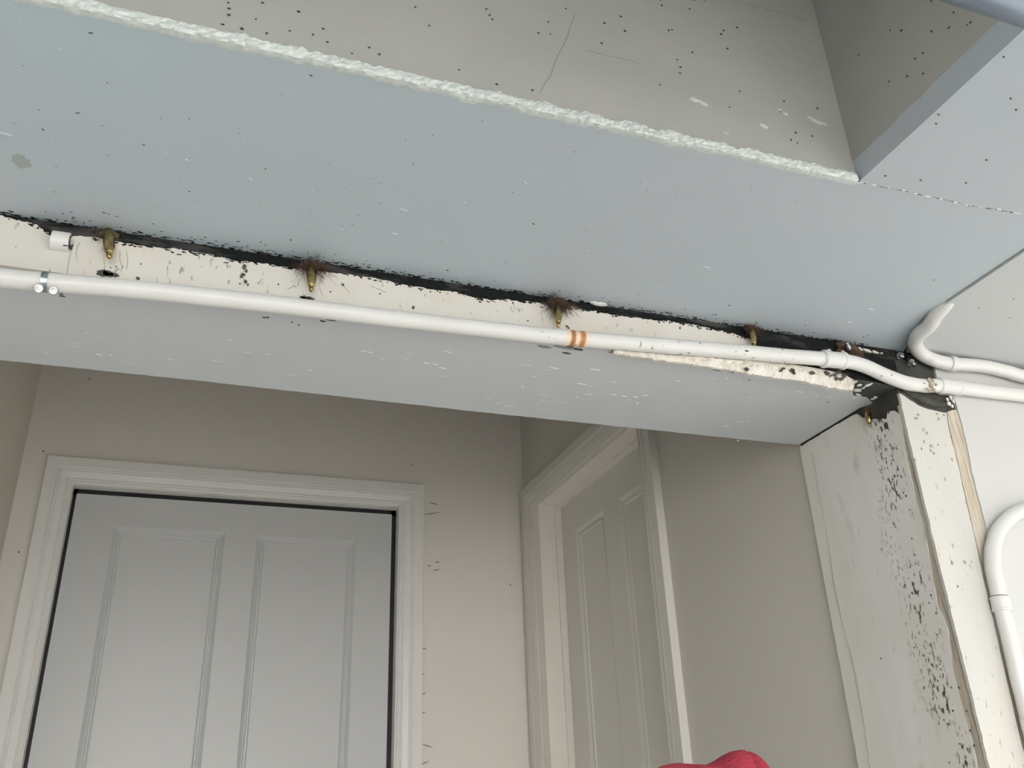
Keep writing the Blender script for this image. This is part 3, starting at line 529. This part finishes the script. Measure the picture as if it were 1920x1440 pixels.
for s in ([(0.6124,2.3885,2.302),(0.6265,2.3885,2.2999),(0.6454,2.3885,2.2965)], [(0.6002,2.3885,2.2649),(0.6235,2.3885,2.2696),(0.6485,2.3885,2.2761)], [(0.6087,2.3885,2.1202),(0.6163,2.3885,2.1191),(0.6224,2.3885,2.1194)], [(0.6315,2.3885,2.1303),(0.6392,2.3885,2.1307),(0.6468,2.3885,2.1311)], [(0.627,2.3885,2.1062),(0.6361,2.3885,2.1081),(0.6453,2.3885,2.11)],
          [(0.5955,2.3885,1.8949),(0.6042,2.3885,1.8965),(0.61,2.3885,1.8952)], [(0.5964,2.3885,1.7791),(0.6021,2.3885,1.7818),(0.6092,2.3885,1.7845)], [(0.5982,2.3885,1.7347),(0.6038,2.3885,1.7359),(0.6067,2.3885,1.7372)], [(0.5964,2.3885,1.6117),(0.6074,2.3885,1.6165),(0.6185,2.3885,1.62)], [(0.5946,2.3885,1.8297),(0.5989,2.3885,1.8311),(0.6046,2.3885,1.8325)], [(0.5974,2.3885,1.6605),(0.6114,2.3885,1.6565),(0.6282,2.3885,1.6512)]):
    g.append(tube(s, [0.0004, 0.0016, 0.0003], 5))
obj('scuff_mark', *join(*g), M['smudge'], ab, kind='stuff')
g = [chip(p, .0025, .0025, nrm=(0, -1, 0), seg=8) for p in [(-0.3164,2.389,2.5776),(-0.3916,2.389,2.3638),(-0.4004,2.389,2.1033),(0.5629,2.389,2.411),(0.8527,2.389,2.0758)]]
obj('grime_fleck', *join(*g), M['smudge'], ab, kind='stuff')

# ---- mitred casing: profile swept round a door opening
PROF = [(0, 0), (0, .018), (.024, .018), (.027, .0145), (.030, .0175), (.033, .0145), (.036, .0165), (.050, .0125), (.052, .010), (.055, .0125), (.058, .0095), (.061, .0115), (.0645, .009), (.0645, 0)]
def casing(a0, a1, zt, z0, place, k=1.0, prof=PROF):
    """a0,a1: outer positions along the wall; place(a, z, depth) gives the point"""
    V, F = [], []; n = len(prof)
    for s in range(4):
        for (w_, d) in prof:
            w_ *= k
            a = (a0+w_ if s < 2 else a1-w_) if a1 > a0 else (a0-w_ if s < 2 else a1+w_)
            z = z0 if s in (0, 3) else zt-w_
            V.append(place(a, z, d))
    out = []
    for s in range(3):
        F = [(s*n+i, s*n+(i+1) % n, (s+1)*n+(i+1) % n, (s+1)*n+i) for i in range(n)]+[tuple(s*n+i for i in range(n)), tuple((s+1)*n+i for i in range(n))]
        idx = list(range(s*n, (s+2)*n)); mp_ = {v: i for i, v in enumerate(idx)}
        out.append(([V[i] for i in idx], [tuple(mp_[i] for i in f) for f in F]))
    return out

def panel_mould(a0, a1, z0, z1, place, wd=.024, cd_=.006):
    """raised-and-fielded panel: sunk frame moulding plus a centre field, returned as a closed ring mesh"""
    prof = [(0, 0), (wd*.38, -.0085), (wd*.52, -.0095), (wd*.60, -.0040), (wd*.76, -.0036), (wd*.90, -.0085), (wd, -.0080)]
    sg = 1 if a1 > a0 else -1
    V = []; F = []; n = len(prof)
    for (ca, cz, sa, sz) in ((a0, z0, sg, 1), (a1, z0, -sg, 1), (a1, z1, -sg, -1), (a0, z1, sg, -1)):
        for (w_, d) in prof: V.append(place(ca+sa*w_, cz+sz*w_, d))
    for s in range(4):
        for i in range(n-1): F.append((s*n+i, s*n+i+1, ((s+1) % 4)*n+i+1, ((s+1) % 4)*n+i))
    F.append(tuple(s*n+n-1 for s in range(4)))
    return V, F
def leaf(name, A0, A1, z0, z1, panels, place, th, m, parent):
    """door leaf with real sunk panels: front sheet cut into rails and stiles"""
    sg = 1 if A1 > A0 else -1
    xs = sorted({A0, A1, *[p[0] for p in panels], *[p[1] for p in panels]}, key=lambda v: v*sg); zs = sorted({z0, z1, *[p[2] for p in panels], *[p[3] for p in panels]})
    V, F = [], []; idx = {}
    def vid(a, z, d):
        k = (round(a, 5), round(z, 5), d)
        if k not in idx: idx[k] = len(V); V.append(place(a, z, d))
        return idx[k]
    for i in range(len(xs)-1):
        for j in range(len(zs)-1):
            am, zm = (xs[i]+xs[i+1])/2, (zs[j]+zs[j+1])/2
            if any(min(p[0], p[1]) < am < max(p[0], p[1]) and p[2] < zm < p[3] for p in panels): continue
            F.append((vid(xs[i], zs[j], 0), vid(xs[i+1], zs[j], 0), vid(xs[i+1], zs[j+1], 0), vid(xs[i], zs[j+1], 0)))
    F.append((vid(A0, z0, -th), vid(A1, z0, -th), vid(A1, z1, -th), vid(A0, z1, -th)))
    for (p, q, r, s) in ((A0, z0, A1, z0), (A1, z0, A1, z1), (A1, z1, A0, z1), (A0, z1, A0, z0)):
        F.append((vid(p, q, 0), vid(r, s, 0), vid(r, s, -th), vid(p, q, -th)))
    o = obj(name, V, F, m, parent)
    for (a, b, c, d) in panels:
        obj('panel', *panel_mould(a, b, c, d, place), m, o)
    return o

# door 1 in the back wall
D1 = empty('door_1', (0.11, 2.40, 0.23)); tag(D1, 'white two-panelled door with black seal in the back wall', kind='structure')
pc = lambda a, z, d: (a, 2.39-d, z)
for q in casing(-0.3757, 0.595, CZ+.848, 0.23, pc): obj('casing', *q, M['trim'], D1)
obj('jamb', *join(box(-0.3125, -0.3095, 2.388, 2.455, 0.23, CZ+.7865), box(0.5275, 0.5325, 2.388, 2.455, 0.23, CZ+.7865), box(-0.3125, 0.5325, 2.388, 2.455, CZ+.782, CZ+.7868)), M['trim'], D1)
obj('black_seal', *join(box(-0.3095, -0.298, 2.424, 2.44, 0.23, CZ+.782), box(0.513, 0.5275, 2.424, 2.44, 0.23, CZ+.782), box(-0.3095, 0.5275, 2.424, 2.44, CZ+.766, CZ+.782)), M['seal'], D1)
pk = lambda a, z, d: (a, 2.421-d, z)
leaf('door_leaf', -0.301, 0.515, 0.235, CZ+.7695, [(-0.203, 0.0704, CZ-.18, CZ+.6898), (0.151, 0.417, CZ-.18, CZ+.6862), (-0.203, 0.0704, 0.45, CZ-.32), (0.151, 0.417, 0.45, CZ-.32)], pk, .04, M['door'], D1)
# door 2 in the side wall
D2 = empty('door_2', (0.93, 1.94, 0.23)); tag(D2, 'white panelled door seen at an angle in the right alcove wall', kind='structure')
pc2 = lambda a, z, d: (X2-d, a, z)
for q in casing(2.368, 1.572, CZ+.848, 0.23, pc2): obj('casing', *q, M['door2'], D2)
obj('jamb', *join(box(X2-.007, X2+.10, 2.255, 2.306, 0.23, CZ+.80), box(X2-.007, X2+.10, 1.600, 1.624, 0.23, CZ+.80), box(X2-.007, X2+.10, 1.624, 2.255, CZ+.7725, CZ+.80)), M['jamb2'], D2)
obj('door_stop', *join(box(0.942, 0.958, 2.247, 2.262, 0.23, CZ+.772), box(0.942, 0.958, 1.618, 1.630, 0.23, CZ+.772), box(0.942, 0.958, 1.63, 2.247, CZ+.766, CZ+.772)), M['jamb2'], D2)
pk2 = lambda a, z, d: (0.960-d, a, z)
leaf('door_leaf', 2.245, 1.622, 0.235, CZ+.7635, [(2.155, 1.975, CZ-.18, CZ+.676), (1.884, 1.706, CZ-.18, CZ+.676), (2.155, 1.975, 0.45, CZ-.32), (1.884, 1.706, 0.45, CZ-.32)], pk2, .04, M['door2'], D2)

# ================================================================ THINGS
# ---- conduits
def conduit(name, path, r, m, label, k=8, wob=.0004):
    P = smoothpath(path, k); P = [P[0]]+[p for i, p in enumerate(P[1:]) if (p-P[i]).length > 1e-5]
    t = empty(name, Vector((path[0][0], path[0][1], min(p[2] for p in path)))); obj('pipe', *tube(P, r, 20, wob), m, t, smooth=True)
    tag(t, label, 'conduit'); return t
RC = 0.0098
pth = [(-0.5024,0.87,1.9842),(-0.3435,0.87,1.9855),(-0.2111,0.87,1.9905),(-0.1687,0.87,1.9926),(-0.0901,0.87,1.9978),(0.0429,0.87,2.0025),(0.1588,0.87,2.0046),(0.284,0.87,2.0077),(0.4056,0.87,2.0119),(0.5298,0.87,2.0192),(0.6476,0.87,2.0265),(0.7139,0.87,2.03),(0.7697,0.87,2.0336),(0.8091,0.87,2.0349)]
pth2 = [(0.8381,0.869,2.0301),(0.8712,0.869,2.0197),(0.9032,0.869,2.0135),(0.9308,0.869,2.0132),(0.955,0.869,2.0162),(0.982,0.869,2.0179),(1.0156,0.869,2.0178),(1.065,0.869,2.0187),(1.1156,0.869,2.0196),(1.3081,0.869,2.0218),(1.6057,0.869,2.0221)]
C1 = conduit('conduit', list(pth)+list(pth2), RC, M['cond'], 'long white painted conduit running along the lintel and on across the right wall')
def ring(a, b, r, m, parent, name, seg=20, lip=0.0012):
    a = Vector(a); b = Vector(b); d = (b-a).normalized(); L = (b-a).length
    return obj(name, *lathe2(a, d, [(0, r-.001), (0, r), (L*.06, r+lip), (L*.14, r+lip), (L*.2, r), (L*.8, r), (L*.86, r+lip), (L*.94, r+lip), (L, r), (L, r-.001)], seg), m, parent, smooth=False)
cq = [(0.7662,0.87,2.0336),(0.8039,0.87,2.035)]
ring(cq[0], cq[1], RC+.0016, M['cond2'], C1, 'coupling')
g = [lump(p, .0036, .0036, .0045, (1, 0, 0), (0, -.4, 1)) for p in [(0.7792,0.869,2.045),(0.8021,0.869,2.0457)]]
obj('coupling_screw', *g[0], M['cond2'], C1); obj('coupling_screw', *g[1], M['cond2'], C1)
cq = [(0.9569,0.869,2.0165),(0.9972,0.869,2.0177)]; ring(cq[0], cq[1], RC+.001, M['cond2'], C1, 'coupling', lip=.0008)
g = []
for p, a_, b_ in zip([(0.9323,0.8592,2.0171),(0.9339,0.8592,2.01),(0.9364,0.8592,2.0029),(0.9283,0.8592,2.0003),(0.9245,0.8592,2.0031),(0.9388,0.8592,2.0171),(0.9428,0.8592,2.0119),(0.9222,0.8592,2.011)], (.003,.0035,.003,.003,.002,.002,.002,.0012), (.003,.0045,.003,.002,.0015,.003,.002,.0008)):
    g.append(chip(p, a_, b_, (1, 0, .3), (0, -1, 0), .0012, 12))
o = obj('torn_paint', *join(*g), M['arris'], C1, kind='stuff')
# strap clip on the left
def strap(c, tdir, r, wdt, th, a0, a1, back=(0, 1, 0), foot=None):
    """metal band bent round a pipe; c centre, tdir pipe direction"""
    c = Vector(c); t = Vector(tdir).normalized(); bk = (Vector(back)-t*Vector(back).dot(t)).normalized(); s = t.cross(bk)
    V, F = [], []; n = 18
    pts = []
    for i in range(n+1):
        a = math.radians(a0+(a1-a0)*i/n); pts.append((math.cos(a), math.sin(a)))
    for i, (ca, sa) in enumerate(pts):
        for rr in (r, r+th):
            for q in (-wdt/2, wdt/2): V.append(tuple(c+t*q+(-bk*ca+s*sa)*rr))
    for i in range(n):
        k = 4*i; F += [(k, k+1, k+5, k+4), (k+2, k+6, k+7, k+3), (k, k+4, k+6, k+2), (k+1, k+3, k+7, k+5)]
    F += [(0, 2, 3, 1), (4*n, 4*n+1, 4*n+3, 4*n+2)]
    return V, F
sc = [(-0.1711,0.87,1.9925),(-0.1639,0.87,1.9928)]
cd = Vector(sc[1])-Vector(sc[0])
o = obj('saddle_clip', *strap(sc[0], cd, RC+.0002, .006, .0010, -100, 100), M['steel'], C1); o['label'] = 'bare metal clip'
g = [lathe2(Vector(p), (0, -1, -.5), [(0, .0045), (.001, .0046), (.0022, .0040), (.0022, .0022), (.0012, .002)], 12) for p in [(-0.1742,0.864,1.9809),(-0.1608,0.864,1.9807)]]
for q in g: obj('clip_screw', *q, M['steel'], C1)
# upper conduit: out of the ceiling seam, round the bend and along the wall
up = [(.8865, .730, CZ+.592), (.8862, .758, CZ+.5765), (.8858, .778, CZ+.5695)]+[(0.8918,0.798,2.065),(0.8947,0.8202,2.065),(0.9058,0.8409,2.065),(0.9232,0.8574,2.065)]+[(0.9435,0.869,2.0634),(0.9589,0.869,2.0579),(0.9792,0.869,2.0555),(0.9986,0.869,2.0555),(1.0288,0.869,2.0582),(1.0589,0.869,2.0592),(1.0933,0.869,2.0567),(1.1275,0.869,2.0523),(1.2113,0.869,2.0513),(1.3799,0.869,2.0546),(1.6254,0.869,2.0567)]
C2 = conduit('conduit', up, RC, M['cond2'], 'upper white conduit curling from the ceiling seam onto the right wall')
sc = [(0.9928,0.869,2.0556),(1.0044,0.869,2.0554)]; cd = Vector(sc[1])-Vector(sc[0])
obj('saddle_clip', *strap(sc[0], cd, RC+.0002, .011, .0015, -110, 110), M['cond2'], C2)
q = [(0.9963,0.874,2.0706),(1.0123,0.874,2.0841)]
obj('clip_tab', *tube([Vector(q[0]), Vector(q[1])], [.0045, .004], 8), M['cond2'], C2)
# loop conduit at the right edge
lp = [(1.2318,0.87,1.8481),(1.122,0.87,1.8505),(1.0671,0.87,1.8458),(1.0296,0.87,1.8335),(0.9983,0.87,1.8124),(0.9789,0.87,1.7876),(0.9694,0.87,1.7626),(0.9673,0.87,1.7384),(0.9655,0.87,1.7081),(0.9646,0.87,1.6688),(0.9626,0.87,1.6182),(0.9607,0.87,1.5607),(0.9605,0.87,1.5228)]
lp = list(lp)+[(lp[-1][0], .87, 0.9), (lp[-1][0], .87, 0.4)]
C3 = conduit('conduit', lp, RC, M['cond2'], 'white conduit looping down the right wall beside the post')
cq = [(0.9667,0.87,1.7215),(0.9656,0.87,1.7034)]; ring(cq[0], cq[1], RC+.0018, M['cond2'], C3, 'coupling', lip=.0006)
obj('coupling_gap', *lathe2([(0.9667,0.87,1.7225)][0], Vector(cq[1])-Vector(cq[0]), [(0, RC+.0003), (0, RC+.0010), (.0007, RC+.0010), (.0007, RC+.0003)], 20), M['mark'], C3)

# ---- empty saddle (white half clip) on the lintel at the far left
hc = [(-0.1667,0.8775,2.0474)][0]
t = empty('pipe_clip', Vector(hc)); tag(t, 'empty white half-round pipe clip on the lintel at far left', 'clip')
obj('clip_band', *strap(Vector(hc)+Vector((0, .002, 0)), (1, 0, 0), .0095, .017, .0015, -92, 92), M['cond2'], t)
obj('clip_shadow_plug', *box(hc[0]+.004, hc[0]+.0082, .8715, .8795, hc[2]-.0085, hc[2]+.006), M['mark'], t)  # dark block, stands in for the shade inside the clip

# ---- injection packers with jute wadding
def fibres(c, n, spread, down, length, thick=.00018, seed=0, upf=0.25, ymax=.8785):
    rnd = random.Random(seed); parts = []
    for _ in range(n):
        p = Vector(c)+Vector((rnd.gauss(0, spread*.45), -abs(rnd.gauss(0, .003)), rnd.gauss(0, .0025)))
        d = Vector((rnd.gauss(0, 1.1), -abs(rnd.gauss(0, .25))-.05, rnd.uniform(-down, upf))).normalized()
        pts = [p.copy()]; L = length*rnd.uniform(.3, 1.1)*rnd.choice((.6, .8, 1, 1.3))
        for k in range(5):
            d = (d+Vector((rnd.gauss(0, .35), rnd.gauss(0, .12), rnd.gauss(-.12, .3)))).normalized(); p = p+d*L/5
            if p.y > ymax: p.y = ymax
            if p.z > H-.0006: p.z = H-.0006
            pts.append(p.copy())
        parts.append(tube(pts, [thick*1.2, thick*1.1, thick, thick, thick*.7, thick*.3], 3, cap=False))
    return join(*parts)
def wad(c, rx, ry, rz, seed):
    """matted lump the fibres grow from"""
    V, F = [], []; c = Vector(c); a_, b_ = 16, 10; s0 = Vector((seed*3.1, 0, 0))
    for i in range(b_+1):
        th = math.pi*i/b_
        for j in range(a_):
            ph = 2*math.pi*j/a_; d = Vector((math.sin(th)*math.cos(ph), math.sin(th)*math.sin(ph), math.cos(th)))
            q = 1+.45*noise.noise(d*2.2+s0)+.25*noise.noise(d*6+s0); p = c+Vector((d.x*rx, d.y*ry, d.z*rz))*q
            p.z = min(p.z, H-.0003); V.append(tuple(p))
    for i in range(b_):
        for j in range(a_): F.append((i*a_+j, i*a_+(j+1) % a_, (i+1)*a_+(j+1) % a_, (i+1)*a_+j))
    return V, F
def packer(base, tip, r, label, hairm, n, spread, L, seed, metal='brass', wr=(.010, .006, .006), down=1.2, upf=.25):
    base = Vector(base); tip = Vector(tip); d = tip-base; Ln = d.length; d.normalize()
    t = empty('injection_packer', base); tag(t, label, 'fitting', 'injection fittings along the joint')
    obj('body', *lathe2(base, d, [(-.006, r*.75), (0, r*.8), (Ln*.18, r), (Ln*.55, r), (Ln*.78, r*.62), (Ln*.80, r*.5)], 18), M[metal], t, smooth=True)
    obj('nipple', *lathe2(base+d*Ln*.80, d, [(0, r*.42), (Ln*.05, r*.38), (Ln*.09, r*.52), (Ln*.15, r*.50), (Ln*.19, r*.30), (Ln*.2, r*.1)], 14), M[metal], t, smooth=True)
    if n:
        obj('jute_wad', *wad(base+Vector((0, .001, .0015)), *wr, seed), M[hairm], t)
        o = obj('loose_fibre', *fibres(base, n, spread, down, L, seed=seed, ymax=max(.8785, base.y+.008)), M[hairm], t, kind='stuff')
    return t
PK = [
 ((204,440), (204.5,484), .0060, 'brass injection nipple nearest the left edge, beside the empty white clip', 'hair2', 90, .010, .016, 1, 'brass', (.009, .003, .0035)),
 ((584,502), (583.5,546), .0056, 'brass injection nipple in bushy brown jute, second from the left', 'hair', 300, .014, .024, 2, 'brass', (.011, .006, .0065)),
 ((1046,573), (1047,613), .0050, 'brass injection nipple in dense brown jute above the rust-stained conduit', 'hair', 420, .015, .022, 3, 'brass', (.013, .007, .008)),
 ((1408,618), (1415,653), .0052, 'brass injection nipple with tan fibres where the wide black gap begins', 'hair', 160, .010, .018, 4, 'brass', (.009, .006, .006)),
]
for (b, tp, r, lab, hm, n, sp, L, sd_, mt, wr) in []: pass
PKB = [(-0.1234,0.878,2.0643),(0.0881,0.878,2.0624),(0.3882,0.878,2.0606),(0.6664,0.878,2.0675)]; PKT = [(-0.1172,0.865,2.0277),(0.0884,0.865,2.0226),(0.3813,0.865,2.0218),(0.6575,0.865,2.0324)]
for q, b, tp in zip(PK, PKB, PKT): packer(b, tp, q[2], q[3], q[4], q[5], q[6], q[7], q[8], q[9], q[10])
b = [(0.8202,0.876,2.0542)][0]; tp = [(0.8128,0.87,2.0617)][0]
# silvery fitting pointing out of the brown wad over the coupling
packer(b, [(0.805,0.86,2.0579)][0], .0042, 'dull silver injection nipple in dark wadding above the conduit coupling', 'hair', 120, .014, .012, 5, 'steel', (.021, .004, .014), 1.0)
b = [(0.887,0.937,1.9976)][0]; tp = [(0.883,0.9358,1.9743)][0]
packer(b, tp, .0046, 'brass injection nipple under the lintel corner on the mouldy reveal', 'hair', 40, .004, .008, 6, 'brass', (.0035, .0055, .0045), 1.0)
# steel anchor bolts in the black hollow
for a, c, lab in (((0.9133, 0.885, 2.0707), (0.9076, 0.872, 2.0566), 'short steel bolt end at the left in the black hollow'), ((0.9268, 0.885, 2.0649), (0.922, 0.868, 2.044), 'longer steel bolt at the right in the black hollow')):
    t = empty('anchor_bolt', a); tag(t, lab, 'bolt'); d = Vector(c)-Vector(a)
    obj('shank', *lathe2(a, d, [(0, .0032), (d.length, .0032)], 12), M['steel'], t, smooth=True)
    obj('nut', *lathe2(Vector(a)+d*.55, d, [(0, .0052), (.004, .0052)], 6), M['steel'], t)
# grime-dark torn paint lying on the upper joint near the corner
g = []
for p, a, b in zip([(0.846,0.8825,2.0652),(0.8576,0.8825,2.0643),(0.8712,0.8825,2.0636),(0.8822,0.8825,2.0635)], (.004,.007,.006,.002), (.002,.0022,.0016,.001)):
    g.append(chip(p, a, b, (1, 0, -.25), (0, -1, 0), .002, 11))
obj('paint_remnant', *join(*g), M['flake'], li, kind='stuff')

# ---- steel tube overhead, top right
tb = empty('steel_tube', (0.9, 0.28, 2.0)); tag(tb, 'blue-grey steel tube crossing the top right corner overhead', 'tube')
ta = [(0.4472,0.3062,2.0),(0.4761,0.3069,2.0),(0.5107,0.3075,2.0)]
dx = (ta[2][0]-ta[0][0])
A = Vector(ta[0]); B = Vector(ta[2]); dd = (B-A).normalized()
obj('tube_body', *tube([A-dd*.35, A, B, B+dd*1.6], .0125, 28), M['tube'], tb, smooth=True)
obj('hanger', *box(1.60, 1.62, (A+dd*((1.61-A.x)/dd.x)).y-.01, (A+dd*((1.61-A.x)/dd.x)).y+.01, 2.0, H-.003), M['tube'], tb)
obj('hanger', *box(0.22, 0.24, (A+dd*((.23-A.x)/dd.x)).y-.01, (A+dd*((.23-A.x)/dd.x)).y+.01, 2.0, H+.45), M['tube'], tb)

# ---- red fabric on a stepladder just below the frame
RX, RY, RZ = (0.373, 0.62, 1.5015); RZ -= 0.033
def fabric():
    pk_ = [(0.3147,0.62,1.5135),(0.324,0.62,1.5208),(0.333,0.62,1.5252),(0.3461,0.62,1.5267),(0.3569,0.62,1.5258),(0.3655,0.62,1.5246),(0.3723,0.62,1.5259),(0.3819,0.62,1.53),(0.39,0.62,1.5328),(0.3974,0.62,1.5334),(0.4049,0.62,1.5314),(0.4101,0.62,1.527),(0.4144,0.62,1.52),(0.417,0.62,1.5091)]
    T = smoothpath(pk_, 6); zc = min(p.z for p in T)-.045; V, F = [], []; a_ = 44; n = len(T)
    for i, p in enumerate(T):
        u = i/(n-1); e = math.sqrt(max(0.02, 1-(2*u-1)**4)); ry = .045*e
        for j in range(a_):
            th = 2*math.pi*j/a_; c, s_ = math.cos(th), math.sin(th)
            h = (p.z-zc) if s_ > 0 else .03*e
            q = Vector((p.x*18, c*1.6, s_*1.6)); fold = .16*noise.noise(q)*(1-.8*max(0, s_)**4)+.10*noise.noise(q*2.3+Vector((3, 0, 0)))*(1-.85*max(0, s_)**4)
            cr_ = -.10*math.exp(-((math.sin(p.x*120+th*1.3))/.18)**2)*(1-.9*max(0, s_)**6)
            k = 1+fold+cr_
            V.append((p.x+.004*noise.noise(q*1.5), .62+c*ry*k, zc+s_*h*k))
    for i in range(n-1):
        for j in range(a_): F.append((i*a_+j, i*a_+(j+1) % a_, (i+1)*a_+(j+1) % a_, (i+1)*a_+j))
    F.append(tuple(range(a_))); F.append(tuple(range((n-1)*a_, n*a_)))
    return V, F
rd_ = obj('red_cloth', *fabric(), M['red'], smooth=True); tag(rd_, 'crumpled red fleece cloth poking up at the bottom edge', 'cloth')
zt_ = rd_.location.z-.0035
ld = empty('stepladder', (RX, RY, 0)); tag(ld, 'aluminium stepladder under the red cloth, just below the frame', 'ladder')
obj('top_cap', *box(RX-.16, RX+.16, RY-.06, RY+.06, zt_-.025, zt_+.004), M['alu'], ld)
for s in (-1, 1):
    obj('rail', *tube([(RX+s*.14, RY-.04, zt_-.02), (RX+s*.20, RY-.34, .0)], .013, 8), M['alu'], ld)
    obj('rail', *tube([(RX+s*.14, RY+.04, zt_-.02), (RX+s*.19, RY+.16, .0)], .011, 8), M['alu'], ld)
for k in range(1, 5):
    f = k/5.2; y = RY-.34+.30*f; hw = .20-.06*f
    obj('step', *box(RX-hw, RX+hw, y-.03, y+.04, f*zt_-.012, f*zt_+.012), M['alu'], ld)
